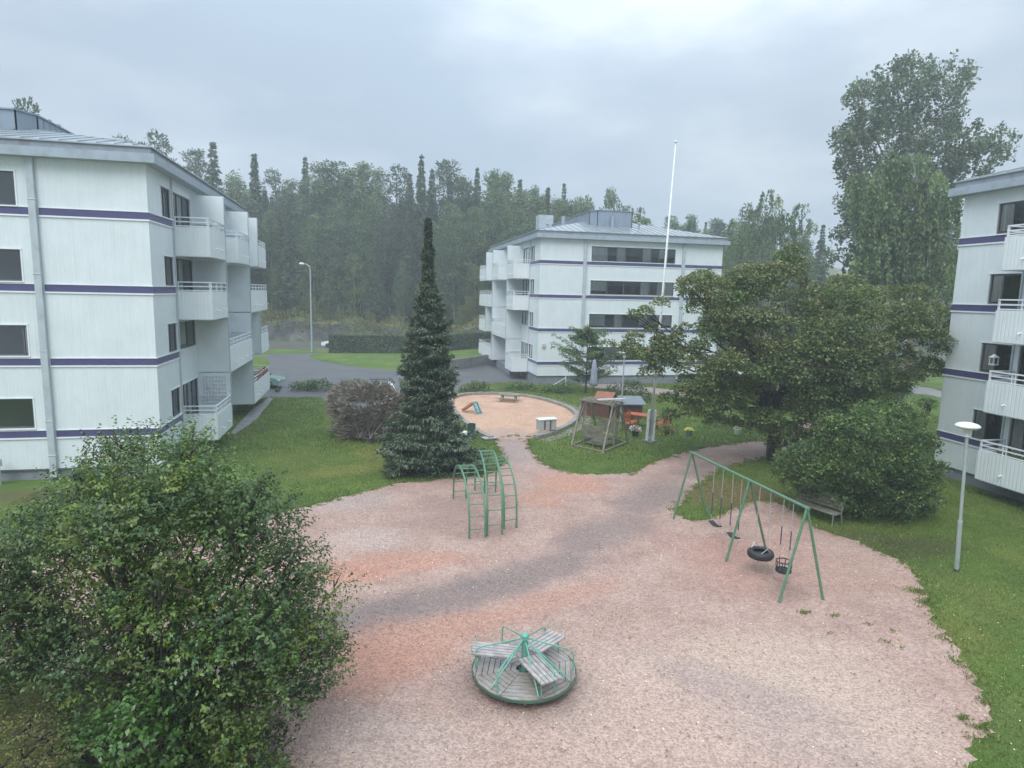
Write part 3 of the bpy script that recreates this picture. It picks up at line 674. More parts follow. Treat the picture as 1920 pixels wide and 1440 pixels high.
        for i in screens[k]:
            y = smap[i]; lo = zb(k) + .03 if k < 3 else 0.74; hi = (zb(k - 1) - .04) if k else 12.3
            s = MB(); s.box(0.0, c - .02, y - .035, y + .035, lo, hi, T)
            so = s.build('screen_wall', m_wall_plain, th)
            e = MB(); e.box(c - .018, c + .02, y - .05, y + .05, lo, hi, T); e.build('edge_profile', m_pipe, so)
            if lattice and k == 3 and i == 2:
                lt = MB(); x0, x1, za, zc = .25, c - .2, 1.95, 3.35
                for j in range(8):
                    xx = x0 + (x1 - x0) * j / 7; lt.bar(T(xx, y - .06, za), T(xx, y - .06, zc), .03, .02)
                    zz = za + (zc - za) * j / 7; lt.bar(T(x0, y - .075, zz), T(x1, y - .075, zz), .02, .03)
                lt.build('trellis', m_trim, so)
    # roof
    f1 = MB(); f1.box(-W - .45, .45, -.45, Dp + .45, 12.57, 12.91, T); f1.build('fascia', m_fascia, th)
    f2 = MB(); f2.box(-W - .28, .28, -.28, Dp + .28, 12.912, 13.2, T)
    f2.build('roof_edge', mat('weathered_roof_edge', (0.24, 0.27, 0.30), .5, var=.15, dirt=(.16,.14,.13), dirt_scale=2.0, dirt_amt=.7), th)
    x0, x1, y0, y1 = -W - .34, .34, -.34, Dp + .34; zr = 13.2; sl = .25
    hw = min(x1 - x0, y1 - y0) / 2; zp = zr + hw * sl
    r = MB(); cx, cy = (x0 + x1) / 2, (y0 + y1) / 2
    if (x1 - x0) <= (y1 - y0): R0, R1 = (cx, y0 + hw), (cx, y1 - hw)
    else: R0, R1 = (x0 + hw, cy), (x1 - hw, cy)
    A, B, C_, D_ = (x0, y0), (x1, y0), (x1, y1), (x0, y1)
    def zf(x, y): return zr + sl * min(x - x0, x1 - x, y - y0, y1 - y)
    tp = lambda p, dz=0: T(p[0], p[1], zf(*p) + dz)
    r.poly([tp(A), tp(B), tp(R0)] if (x1 - x0) <= (y1 - y0) else [tp(A), tp(B), tp(R1), tp(R0)])
    r.poly([tp(B), tp(C_), tp(R1), tp(R0)] if (x1 - x0) <= (y1 - y0) else [tp(B), tp(C_), tp(R1)])
    r.poly([tp(C_), tp(D_), tp(R1)] if (x1 - x0) <= (y1 - y0) else [tp(C_), tp(D_), tp(R0), tp(R1)])
    r.poly([tp(D_), tp(A), tp(R0), tp(R1)] if (x1 - x0) <= (y1 - y0) else [tp(D_), tp(A), tp(R0)])
    for (a, b, cc, dd) in ((A, B, C_, D_),): 
        for p, q in ((a, b), (b, cc), (cc, dd), (dd, a)):
            r.quad(T(*p, 13.15), T(*q, 13.15), tp(q), tp(p))
    # standing seams
    n = int((x1 - x0) / .62)
    for i in range(1, n):
        x = x0 + (x1 - x0) * i / n; run = min(x - x0, x1 - x, hw)
        r.bar(T(x, y0, zr + .02), T(x, y0 + run, zf(x, y0 + run) + .02), .03, .05); r.bar(T(x, y1, zr + .02), T(x, y1 - run, zf(x, y1 - run) + .02), .03, .05)
    n = int((y1 - y0) / .62)
    for i in range(1, n):
        y = y0 + (y1 - y0) * i / n; run = min(y - y0, y1 - y, hw)
        r.bar(T(x1, y, zr + .02), T(x1 - run, y, zf(x1 - run, y) + .02), .03, .05); r.bar(T(x0, y, zr + .02), T(x0 + run, y, zf(x0 + run, y) + .02), .03, .05)
    ro = r.build('roof', m_roof, th)
    a0, a1, s0, s1, zd = dormer
    d = MB(); ch = 0.9
    ring = [(-a0, s0 + ch), (-a0 - ch * .5, s0), (-a1, s0), (-a1, s1), (-a0, s1)]
    for i in range(len(ring)):
        p, q = ring[i], ring[(i + 1) % len(ring)]
        d.quad(T(*p, 13.4), T(*q, 13.4), T(*q, zd), T(*p, zd))
        Lg = math.hypot(q[0] - p[0], q[1] - p[1]); n = max(1, int(Lg / .6))
        for j in range(n + 1):
            s_ = (p[0] + (q[0] - p[0]) * j / n, p[1] + (q[1] - p[1]) * j / n); d.bar(T(*s_, 13.4), T(*s_, zd - .01), .05, .05)
        d.bar(T(*p, zd + .02), T(*q, zd + .02), .14, .06)
    d.poly([T(*p, zd - .005) for p in ring])
    d.build('roof_lantern', m_dormer, ro)
    for (a, s, wx, wy, z0, z1) in boxes:
        b = MB(); b.box(-a - wx, -a + wx, s - wy, s + wy, z0, z1, T); b.build('vent_housing', m_pipe if wx > .3 else m_fascia, ro, bevel=.02)
    for (a, s) in ((2.2, 6), (9.8, 2.3), (13.5, 4.5)):
        v = MB(); z_ = zf(-a, s); v.lathe(T(-a, s, z_ - .1), [(.09, 0), (.09, .55), (.17, .58), (.17, .68), (0, .74)], 12); v.build('roof_vent', m_fascia, ro)
    return th, T

balcA = [[(1, 2), (3, 4), (5, 6)], [(1, 2), (4, 6)], [(2, 4), (5, 6)], [(1, 2), (4, 6)]]
scrA = [[2, 4, 5], [2, 4], [2, 4, 5], [2, 4]]
bl, TL = building('apartment_building', 'large white apartment block at the left edge, nearest the leafy lilac bush', (-14.5466, 26.002), fd, sdv, S0, 17, balcA, scrA, 0.45,
         (6.1, 12.5, 4.9, 15, 15.35), [(5.2, 12.5, .75, .9, 14, 15.75), (6.3, 8.2, .14, .14, 15.3, 15.55)], lattice=True)
bm_, TM = building('apartment_building', 'white apartment block in the middle distance, behind the tall flagpole and sand pit', (2.1704, 55.3489), -fd, sdv, [0, 3.5, 6.5, 10.6, 13.8, 17.8, 22], 17.03, balcA, scrA, 0.78,
         (5.7, 9.5, 3.3, 17, 15.5), [(5.0, 17.5, .8, .8, 15, 16.5), (7.5, 3.1, .12, .12, 14, 15.0), (4.6, 9, .15, .15, 14, 15.5)])
rdv = Vector((math.cos(PSI), math.sin(PSI), 0)); rnv = Vector((math.sin(PSI), -math.cos(PSI), 0))
balcR = [[(1, 2), (3, 4), (5, 6)], [(1, 3), (4, 6)], [(1, 2), (3, 4)], [(1, 3), (4, 6)]]
br_, TR = building('apartment_building', 'white apartment block at the right edge, seen past the round-headed yard lamp', (19.8163, 29.2324), rnv, rdv, S0, 17, balcR, [[2, 4], [3], [2, 4], [3]], 0.5,
         (6.5, 11, 5, 14, 15.2), [(4.5, 10, .6, .6, 14, 15.4)], c=1.25)

# dark under-storey walls beneath the middle block's balconies (its garage level)
g = MB(); g.box(-.3, .9, 7.0, 21.8, 0, .72, TM); g.build('garage_level', m_found, bm_)
# wall lamp and hand rail on the middle block
q = MB(); q.box(-.62, -.38, -.2, -.02, 3.35, 3.62, TM); q.box(-.56, -.44, -.12, -.002, 3.2, 3.36, TM); q.build('wall_lamp', mat('cream_lamp', (.55, .5, .42), .5), bm_)

rw = MB()
a, b = at(853, 697), at(914, 684)
rw.bar((a.x - 1.5, a.y - .3, .5), (b.x, b.y, .62), .25, 1.05)
o = rw.build('retaining_wall', m_terr); tag(o, 'low grey concrete retaining wall below the lawn, running to the middle block', 'retaining wall')
hr = MB(); a = aty(1037, 722, 55); b = aty(1061, 703, 54.2)
hr.bar((a.x, a.y, .05), (b.x, b.y, .85), .07, .07); hr.bar((b.x, b.y, 0), (b.x, b.y, 1.0), .07, .07)
o = hr.build('stair_handrail', m_white); tag(o, 'slanting white handrail beside the grey plinth of the middle block', 'handrail')
pp = MB(); c0 = Vector((*TL(-5.75, -.5, 0).xy, 0))
pp.lathe(c0, [(.10, 0), (.10, .75), (.17, .76), (.17, 1.0), (.12, 1.05), (0, 1.06)], 14)
o = pp.build('vent_post', m_pipe, smooth=False); tag(o, 'short grey vent post with a square-shouldered cap against the left block', 'vent post')
# umbrella + flowers on the left block's lowest far balcony
fl_t = thing('flower_trough', 'trough of red and pink flowers on the far lowest balcony of the left block', 'planter', tuple(TL(1.4, 17, 2.1)))
q = MB(); q.box(1.30, 1.47, 14.6, 19.0, 1.95, 2.1, TL); q.build('trough', m_frame, fl_t)
rp = np.random.default_rng(57); n_ = 1100; P_ = np.array([tuple(TL(rp.uniform(1.26, 1.52), rp.uniform(14.6, 19.0), 2.1 + abs(rp.normal()) * .12)) for _ in range(n_)]); FLOW = (P_, fl_t)
um = MB(); p = TL(1.0, 13.9, 0); um.lathe((p.x, p.y, 0.95), [(.03, 0), (.03, .9), (.14, 1.0), (.10, 1.8), (.02, 2.3), (0, 2.35)], 10)
o = um.build('folded_parasol', m_fabric2); tag(o, 'dark folded parasol standing on the lowest far balcony of the left block', 'parasol')
pl_t = thing('balcony_planter', 'long planter of small blooms on the lowest balcony of the right block', 'planter', tuple(TR(.95, 4.9, 1.6)))
q = MB(); q.box(.80, 1.02, 3.8, 6.0, 1.62, 1.84, TR); q.build('trough', m_frame, pl_t)
n_ = 900; rp = np.random.default_rng(55); P_ = np.array([tuple(TR(rp.uniform(.76, 1.06), rp.uniform(3.8, 6.0), 1.84 + abs(rp.normal()) * .11)) for _ in range(n_)])
PLANTER = (P_, pl_t)
lb = MB(); p = TR(.9, 2.15, 0)
lb.box(-.13 + .3, .13 + .3, 2.5, 2.74, 5.36, 5.42, TR); 
for xx in (.18, .40):
    for yy in (2.52, 2.70): lb.box(xx, xx + .03, yy, yy + .03, 5.42, 5.68, TR)
lb.hexa([TR(.15, 2.48, 5.68), TR(.45, 2.48, 5.68), TR(.45, 2.76, 5.68), TR(.15, 2.76, 5.68), TR(.29, 2.6, 5.82), TR(.31, 2.6, 5.82), TR(.31, 2.64, 5.82), TR(.29, 2.64, 5.82)])
o = lb.build('hanging_lantern', m_white); tag(o, 'small white house-shaped lantern in front of a window of the right block', 'lantern')

# ------------------------------------------------------------------ foliage tools
LEAF_GAIN = np.array((1.85, 1.80, 1.40))
def unit(a): return a / np.maximum(np.linalg.norm(a, axis=1, keepdims=True), 1e-9)
def leaf_object(name, P, Dir, Nrm, ln, wd, col, m, parent, fold=0.25):
    """one small folded leaf (a quad) per point; Dir = along the leaf, Nrm = its upper side"""
    n = len(P); a = unit(Dir); b = unit(np.cross(a, Nrm) + 1e-6); nn = np.cross(b, a)
    ln = np.broadcast_to(ln, (n,))[:, None]; wd = np.broadcast_to(wd, (n,))[:, None]
    V = np.empty((n, 4, 3)); V[:, 0] = P; V[:, 1] = P + a * ln * .45 + b * wd * .5 + nn * wd * fold; V[:, 2] = P + a * ln - nn * ln * .12; V[:, 3] = P + a * ln * .45 - b * wd * .5 + nn * wd * fold
    V = V.reshape(-1, 3) - np.array(wl(parent))
    me = bpy.data.meshes.new(name); me.vertices.add(4 * n); me.loops.add(4 * n); me.polygons.add(n)
    me.vertices.foreach_set('co', V.astype(np.float32).ravel()); me.loops.foreach_set('vertex_index', np.arange(4 * n, dtype=np.int32))
    me.polygons.foreach_set('loop_start', np.arange(0, 4 * n, 4, dtype=np.int32)); me.polygons.foreach_set('loop_total', np.full(n, 4, dtype=np.int32))
    me.update(calc_edges=True)
    at_ = me.attributes.new('tint', 'FLOAT_COLOR', 'POINT'); c = np.ones((n, 4, 4), dtype=np.float32); c[:, :, :3] = np.clip(np.asarray(col) * LEAF_GAIN, 0, 1)[:, None, :]
    at_.data.foreach_set('color', c.ravel())
    me.materials.append(m); o = bpy.data.objects.new(name, me); COL.objects.link(o)
    if parent is not None: o.parent = parent
    return o

def pip(poly, X, Y):
    poly = np.array(poly, float); ins = np.zeros(len(X), bool); n = len(poly)
    for i in range(n):
        x1, y1 = poly[i]; x2, y2 = poly[(i + 1) % n]
        c = ((y1 > Y) != (y2 > Y)) & (X < (x2 - x1) * (Y - y1) / (y2 - y1 + 1e-12) + x1); ins ^= c
    return ins
def edge_dist(poly, X, Y):
    poly = np.array(poly, float); d = np.full(len(X), 1e9); n = len(poly); Pt = np.stack([X, Y], 1)
    for i in range(n):
        a = poly[i]; b = poly[(i + 1) % n]; ab = b - a
        t = np.clip(((Pt - a) @ ab) / (ab @ ab), 0, 1); d = np.minimum(d, np.linalg.norm(Pt - (a + t[:, None] * ab), axis=1))
    return d

def clumps_from_outline(poly, dist, n, rmin, rmax, dmax, front=.6, seed=1, inner=.25, sep=.55):
    """fill a real crown: clump centres inside the silhouette, spread in depth like a rounded body"""
    r_ = np.random.default_rng(seed); mpp = dist / FPX
    poly = np.array(poly, float); lo, hi = poly.min(0), poly.max(0); out = []
    tries = 0
    while len(out) < n and tries < 40000:
        tries += 1
        p = r_.uniform(lo, hi)
        if not pip(poly, p[:1], p[1:])[0]: continue
        e = edge_dist(poly, p[:1], p[1:])[0] * mpp
        if e < rmin * .75: continue
        r = min(e * .95, rmin + (rmax - rmin) * r_.random()); r = max(r, rmin * .75)
        R = dmax; ee = min(e, R); D = max(0, math.sqrt(2 * R * ee - ee * ee) - r)
        s = -1 if r_.random() < front else 1
        dy = s * D * (r_.uniform(.75, 1) if r_.random() > inner else r_.uniform(0, .75))
        q = np.array(aty(p[0], p[1], dist)); k = (dist + dy) / dist
        q = np.array([q[0] * k, dist + dy, H + (q[2] - H) * k])
        if any(np.linalg.norm(q - o[0]) < sep * (r + o[1]) for o in out) and r_.random() < .93: continue
        out.append((q, r))
    return out

def shoot_crown(name, clumps, parent, m, density, ln, palette, tip=None, seed=1, wr=.6, per=9, slen=.38, lum=.3, patch=1.3, tip_thr=.35, tip_amt=.8, zmin=.15):
    """leaves set in pairs along short shoots that leave every clump outward and upward"""
    r_ = np.random.default_rng(seed); Ps, Ds, Ns, Cs = [], [], [], []; pal = np.array(palette)
    for (c, r) in clumps:
        ns = max(3, int(density * r * r / per)); d = unit(r_.normal(size=(ns, 3))); d[:, 2] = np.where(d[:, 2] < -.3, -d[:, 2], d[:, 2])
        st = c + d * r * r_.uniform(.25, .95, (ns, 1)); sd = unit(d + r_.normal(size=(ns, 3)) * .45 + np.array([0, 0, .35])); sl = slen * r_.uniform(.5, 1.35, ns)
        lf = math.sin(c[0] * patch + 1.7) * math.sin(c[1] * patch * 1.1) + .6 * math.sin(c[2] * patch * 1.6 + c[0])
        base = pal[r_.integers(0, len(pal))] * (1 + lum * lf * .8) * r_.uniform(1 - lum, 1 + lum); bright = tip is not None and (lf > tip_thr)
        for k in range(per):
            t = (k + r_.random(ns) * .6) / per; P = st + sd * (sl * t)[:, None]; sg = 1 if k % 2 else -1
            sidev = unit(np.cross(sd, r_.normal(size=(ns, 3)) * .5 + np.array([0, 0, 1.]))) * sg
            D = unit(sidev * .9 + sd * .55 + np.array([0, 0, -.35]) + r_.normal(size=(ns, 3)) * .35)
            Ps.append(P); Ds.append(D); Ns.append(unit(np.array([0, 0, 1.])[None] + sd * .5 + r_.normal(size=(ns, 3)) * .3))
            cc = base[None] * r_.uniform(.7, 1.3, (ns, 1)) * (1 + r_.normal(size=(ns, 3)) * .05)
            if bright and k > per * .35: w = (r_.random((ns, 1)) < tip_amt); cc = np.where(w, np.array(tip)[None] * r_.uniform(.7, 1.25, (ns, 1)), cc)
            Cs.append(cc)
    P = np.concatenate(Ps); D = np.concatenate(Ds); Nn = np.concatenate(Ns); Cc = np.concatenate(Cs); k = P[:, 2] > zmin; n = int(k.sum())
    L_ = ln * r_.uniform(.6, 1.25, n)
    return leaf_object(name, P[k], D[k], Nn[k], L_, L_ * wr, Cc[k], m, parent)

def crown(name, clumps, parent, m, density, ln, palette, tip=None, tip_amt=0, squash=.8, droop=0.2, up=.5, seed=1, shell=.45, wr=.55, jit=.6, lum=.28, elong=1.0, zmin=.15, tip_fn=None):
    """leaves over every clump; palette = list of base colours, tip = colour of new growth or seed bunches at clump tops"""
    r_ = np.random.default_rng(seed); Ps, Ds, Ns, Cs = [], [], [], []
    pal = np.array(palette)
    for (c, r) in clumps:
        n = int(density * r * r) + 8
        d = unit(r_.normal(size=(n, 3))); d[:, 2] = np.where(d[:, 2] < -.35, -d[:, 2] * .8, d[:, 2]); d = unit(d)
        rad = r * (1 - shell * r_.random(n) ** 1.6) * r_.uniform(.85, 1.18, n)
        lump = 1 + .16 * np.sin(d[:, 0] * 7 + c[0] * 3) * np.sin(d[:, 1] * 6 + c[1]) + .1 * np.sin(d[:, 2] * 9 + c[2])
        p = c + d * (rad * lump)[:, None] * np.array([1, 1, squash * elong])
        Ps.append(p)
        dr = unit(d + r_.normal(size=(n, 3)) * jit + np.array([0, 0, -droop])); Ds.append(dr)
        Ns.append(unit(d * (1 - up) + np.array([0, 0, up]) + r_.normal(size=(n, 3)) * .35))
        base = pal[r_.integers(0, len(pal))] * r_.uniform(1 - lum, 1 + lum)
        cc = base[None, :] * r_.uniform(.72, 1.28, (n, 1)) * (1 + r_.normal(size=(n, 3)) * .06)
        other = pal[r_.integers(0, len(pal), n)]; k = r_.random((n, 1)) < .35; cc = np.where(k, other * r_.uniform(.8, 1.2, (n, 1)), cc)
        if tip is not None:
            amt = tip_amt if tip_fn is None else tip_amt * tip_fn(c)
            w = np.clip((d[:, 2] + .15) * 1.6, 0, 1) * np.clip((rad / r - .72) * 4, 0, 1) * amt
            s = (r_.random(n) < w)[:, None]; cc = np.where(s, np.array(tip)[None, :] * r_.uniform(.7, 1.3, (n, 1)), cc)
        Cs.append(cc)
    P = np.concatenate(Ps); D = np.concatenate(Ds); Nn = np.concatenate(Ns); Cc = np.concatenate(Cs)
    k = P[:, 2] > zmin; P, D, Nn, Cc = P[k], D[k], Nn[k], Cc[k]
    L_ = ln * r_.uniform(.65, 1.3, len(P))
    return leaf_object(name, P, D, Nn, L_, L_ * wr, Cc, m, parent)

def limbs(name, base, clumps, parent, m, r0, fork, nlimb=10, seed=1, stems=1, spread=.5, lean=(0, 0), rmin=.02):
    r_ = random.Random(seed); mb = MB(); base = Vector(base)
    for s in range(stems):
        a = 2 * math.pi * s / stems + .5; off = Vector((math.cos(a), math.sin(a), 0)) * (spread if stems > 1 else 0)
        f = base + Vector((lean[0], lean[1], fork)) + off * 1.6
        rs = r0 * (0.75 if stems > 1 else 1)
        pts = [base + off * .35 + Vector((0, 0, -.1)), base + off * .5 + (f - base) * .15 + Vector((0, 0, 0)), base * .45 + f * .55 + Vector((r_.uniform(-.1, .1), r_.uniform(-.1, .1), 0)), f]
        mb.tube(pts, [rs * 1.45, rs * 1.05, rs * .85, rs * .72], 10)
        cs = r_.sample(clumps, min(nlimb, len(clumps)))
        for (c, r) in cs:
            c = Vector(c); mid = f * .5 + c * .5 + Vector((r_.uniform(-.4, .4), r_.uniform(-.4, .4), r_.uniform(.0, .5))) * (c - f).length * .2
            k = r_.uniform(.25, .5)
            mb.tube([f - Vector((0, 0, .05)), f * .8 + mid * .2, mid, c], [rs * k * 1.3, rs * k, rs * k * .6, rmin], 6, cap=False)
            for _ in range(3):
                e = c + Vector((r_.gauss(0, 1), r_.gauss(0, 1), r_.gauss(.3, .8))).normalized() * r * .9
                mb.tube([mid * .3 + c * .7, e], [max(rmin, rs * k * .3), rmin * .6], 4, cap=False)
    return mb.build(name, m, parent, smooth=True)

rp = np.random.default_rng(56); n_ = len(PLANTER[0]); leaf_object('plants', PLANTER[0], rp.normal(size=(n_, 3)) + np.array([0, 0, .8]), rp.normal(size=(n_, 3)), .09, .05, np.array([(.06, .1, .035), (.08, .12, .04), (.45, .42, .36), (.35, .2, .12)])[rp.choice(4, n_, p=[.45, .35, .12, .08])], m_leaf, PLANTER[1])
n_ = len(FLOW[0]); leaf_object('flowers', FLOW[0], rp.normal(size=(n_, 3)) + np.array([0, 0, .8]), rp.normal(size=(n_, 3)), .10, .07, np.array([(.05, .09, .03), (.38, .05, .06), (.42, .22, .25), (.5, .48, .45)])[rp.choice(4, n_, p=[.4, .3, .2, .1])], m_leaf, FLOW[1])

# --- lilac, foreground left
GREENS_L = [(.050, .090, .028), (.068, .108, .030), (.042, .082, .038), (.085, .115, .030), (.040, .070, .026)]
lil_px = [(25, 985), (60, 935), (95, 925), (120, 880), (160, 865), (190, 830), (235, 812), (290, 815), (330, 800), (380, 815), (400, 850), (440, 862), (465, 890), (500, 895), (540, 912), (550, 945), (580, 970), (568, 1010),
          (610, 1025), (622, 1070), (655, 1090), (660, 1130), (640, 1175), (660, 1215), (655, 1280), (620, 1320), (600, 1350), (560, 1390), (530, 1440), (560, 1560), (200, 1600), (120, 1450), (70, 1300), (20, 1200), (0, 1080)]
lt = thing('lilac_bush', 'huge rounded lilac bush with glossy green leaves filling the lower left', 'bush', tuple(at(340, 1440)))
cl = clumps_from_outline(lil_px, 10.6, 420, .20, .60, 2.6, front=.78, seed=3, sep=.34)
limbs('trunk', at(340, 1440), cl, lt, m_bark, .13, .7, nlimb=14, seed=2, stems=6, spread=.35)
def lil_tip(c): return 1.0 if (math.sin(c[0] * 3.1 + c[2] * 2.3) > .45) else .12
shoot_crown('crown', cl, lt, m_leaf_gloss, 1900, .070, GREENS_L, tip=(.125, .175, .035), seed=5, tip_thr=.75, tip_amt=.6)
# withered flower heads and bare twigs poking out
r_ = random.Random(4); tw = MB()
for _ in range(150):
    c, r = r_.choice(cl); d = Vector((r_.gauss(0, 1), r_.gauss(-.3, 1), r_.gauss(.6, .7))).normalized(); p = Vector(c) + d * r * r_.uniform(.5, 1.0)
    for j in range(4):
        e = p + (d + Vector((r_.gauss(0, .35), r_.gauss(0, .35), r_.uniform(.1, .7)))).normalized() * r_.uniform(.12, .30)
        tw.tube([p, (p + e) / 2 + Vector((0, 0, .01)), e], [.007, .010, .003], 4, cap=False)
o = tw.build('withered_flower_heads', mat('withered_brown', (.085, .06, .04), .9, var=.4, vscale=7), lt); o['kind'] = 'stuff'
lb2 = thing('lilac_bush', 'loose smaller lilac bush against the left edge, beside the huge lilac', 'bush', tuple(at(-120, 1290)))
cl2 = clumps_from_outline([(-160, 1010), (-60, 960), (10, 985), (55, 1040), (110, 1080), (130, 1150), (150, 1230), (110, 1290), (60, 1330), (-20, 1350), (-160, 1380)], 10.2, 100, .25, .5, 1.4, seed=9, sep=.36)
limbs('trunk', at(-120, 1290), cl2, lb2, m_bark, .06, .6, nlimb=10, seed=3, stems=3, spread=.3)
shoot_crown('crown', cl2, lb2, m_leaf_gloss, 1300, .072, GREENS_L + [(.06, .10, .05)], tip=(.13, .18, .04), seed=6, tip_thr=.9)
lb3 = thing('young_shrub', 'low bright green shrub under the huge lilac at the bottom edge', 'bush', tuple(at(230, 1500)))
cl3 = clumps_from_outline([(95, 1500), (120, 1400), (170, 1340), (230, 1300), (290, 1290), (330, 1350), (350, 1430), (340, 1520)], 7.9, 26, .18, .34, .7, seed=12, sep=.5)
limbs('trunk', at(230, 1500), cl3, lb3, m_bark, .04, .4, nlimb=8, seed=3, stems=3, spread=.2)
shoot_crown('crown', cl3, lb3, m_leaf_gloss, 1500, .085, [(.05, .11, .03), (.065, .13, .03), (.04, .09, .028)], tip=(.15, .21, .04), seed=7, tip_thr=.4, slen=.25)

lb4 = thing('olive_shrub', 'rough olive-coloured low shrub in the bottom left corner, below the loose lilac', 'bush', tuple(at(-60, 1500)))
cl4 = clumps_from_outline([(-160, 1560), (-160, 1330), (-60, 1300), (20, 1310), (80, 1345), (130, 1400), (160, 1460), (170, 1560)], 7.6, 44, .16, .34, .8, seed=14, sep=.45)
limbs('trunk', at(-60, 1500), cl4, lb4, m_bark, .03, .3, nlimb=8, seed=5, stems=3, spread=.2)
shoot_crown('crown', cl4, lb4, m_leaf, 2100, .05, [(.085, .095, .035), (.10, .105, .04), (.065, .08, .03), (.12, .105, .055)], seed=17, slen=.28, wr=.4)
rb3 = thing('olive_shrub', 'thin olive shrub under the right skirt of the huge lilac, touching the gravel', 'bush', tuple(at(430, 1500)))
cl5 = clumps_from_outline([(340, 1560), (350, 1400), (420, 1360), (500, 1350), (560, 1380), (590, 1440), (560, 1560)], 8.6, 34, .16, .36, .8, seed=18, sep=.45)
limbs('trunk', at(430, 1500), cl5, rb3, m_bark, .03, .3, nlimb=8, seed=5, stems=3, spread=.2)
shoot_crown('crown', cl5, rb3, m_leaf_gloss, 1900, .065, GREENS_L, seed=19, slen=.3, wr=.6)

# --- columnar spruce in the middle
sp_b = Vector((-3.7, 27.8, 0))
st_ = thing('spruce_tree', 'tall narrow dark blue-green spruce with wide skirt, in front of the sand pit', 'spruce', tuple(sp_b))
tk = MB(); tk.tube([sp_b + Z * -.1, sp_b + Z * 5, sp_b + Z * 10.9], [.2, .11, .02], 8); tk.build('trunk', m_bark, st_)
prof = [(0.0, 1.95), (.6, 2.1), (1.3, 2.05), (2.2, 1.75), (2.9, 1.15), (3.6, 1.28), (4.6, 1.30), (5.6, 1.12), (6.6, .92), (7.3, .68), (7.9, .44), (8.4, .28), (8.9, .20), (9.2, .17), (9.45, .27), (9.6, .22), (9.75, .08), (10.2, .06), (10.6, .08), (10.95, .02)]
def prad(z): return float(np.interp(z, [p[0] for p in prof], [p[1] for p in prof]))
r_ = np.random.default_rng(21); Ps, Ds, Ns, Cs = [], [], [], []
z = .12
while z < 10.9:
    R = prad(z); nb = max(4, int(9 * R + 5)); ph = r_.uniform(0, 6.28)
    for b in range(nb):
        a = ph + 2 * math.pi * b / nb + r_.normal() * .2
        Lb = R * .84 * r_.choice([r_.uniform(.4, .75), r_.uniform(.8, 1.3), 1.0], p=[.38, .5, .12]) * (1 + .14 * math.sin(a * 3 + z * 2.1))
        if z < 2.6 and math.cos(a - 0.2) > .55: Lb *= 1.12
        ca, sa = math.cos(a), math.sin(a); ns = int(30 + 120 * Lb)
        t = r_.random(ns) ** .6; rise = r_.uniform(.05, .3) * Lb
        zz = z - .38 * Lb * t + (rise * t ** 3) * 1.6
        side = r_.normal(size=ns) * (.05 + .17 * (1 - t) * Lb + .06) * min(1, .3 + .7 * Lb)
        P = np.stack([sp_b.x + ca * Lb * t - sa * side, sp_b.y + sa * Lb * t + ca * side, zz + r_.normal(size=ns) * .05], 1)
        D = np.stack([ca + r_.normal(size=ns) * .45 - sa * np.sign(side) * .5, sa + r_.normal(size=ns) * .45 + ca * np.sign(side) * .5, -.3 + r_.normal(size=ns) * .45], 1)
        c = np.array([(.030, .052, .036), (.040, .064, .044), (.024, .040, .028)][r_.integers(0, 3)])[None] * r_.uniform(.7, 1.3, (ns, 1))
        c = np.where((t > .82)[:, None] & (r_.random((ns, 1)) < .35 + .5 * (b % 3 == 0)), np.array((.098, .130, .108))[None] * r_.uniform(.7, 1.3, (ns, 1)), c)
        Ps.append(P); Ds.append(D); Ns.append(np.tile([0, 0, 1.], (ns, 1)) + r_.normal(size=(ns, 3)) * .4); Cs.append(c)
    z += .19 if z < 7 else .10
P = np.concatenate(Ps); D = np.concatenate(Ds); Nn = np.concatenate(Ns); Cc = np.concatenate(Cs)
k = P[:, 2] > .05
leaf_object('crown', P[k], D[k], Nn[k], .15 * r_.uniform(.7, 1.3, k.sum()), .045, Cc[k], m_needle, st_)

# --- big maple
MAP = [(.068, .106, .046), (.084, .120, .046), (.060, .096, .050), (.098, .130, .054)]
mt = thing('maple_tree', 'broad spreading maple with brownish seed bunches, over the path on the right', 'maple', tuple(at(1450, 862)))
map_px = [(1172, 600), (1190, 585), (1235, 560), (1245, 575), (1225, 612), (1245, 628), (1262, 610), (1290, 600), (1275, 560), (1265, 535), (1280, 510), (1318, 495), (1345, 515), (1370, 500), (1400, 490), (1420, 470),
          (1450, 478), (1475, 455), (1500, 450), (1515, 520), (1540, 530), (1560, 515), (1600, 510), (1640, 535), (1700, 530), (1735, 530), (1760, 560), (1795, 575), (1780, 620), (1795, 660), (1795, 690), (1770, 720), (1740, 712),
          (1700, 740), (1640, 790), (1560, 830), (1500, 850), (1440, 850), (1400, 812), (1330, 800), (1280, 790), (1262, 740), (1262, 700), (1225, 760), (1225, 700), (1185, 680), (1160, 670), (1130, 640), (1200, 640), (1215, 620), (1195, 605)]
clm = clumps_from_outline(map_px, 31, 250, .36, .95, 4.6, front=.72, seed=15, sep=.56)
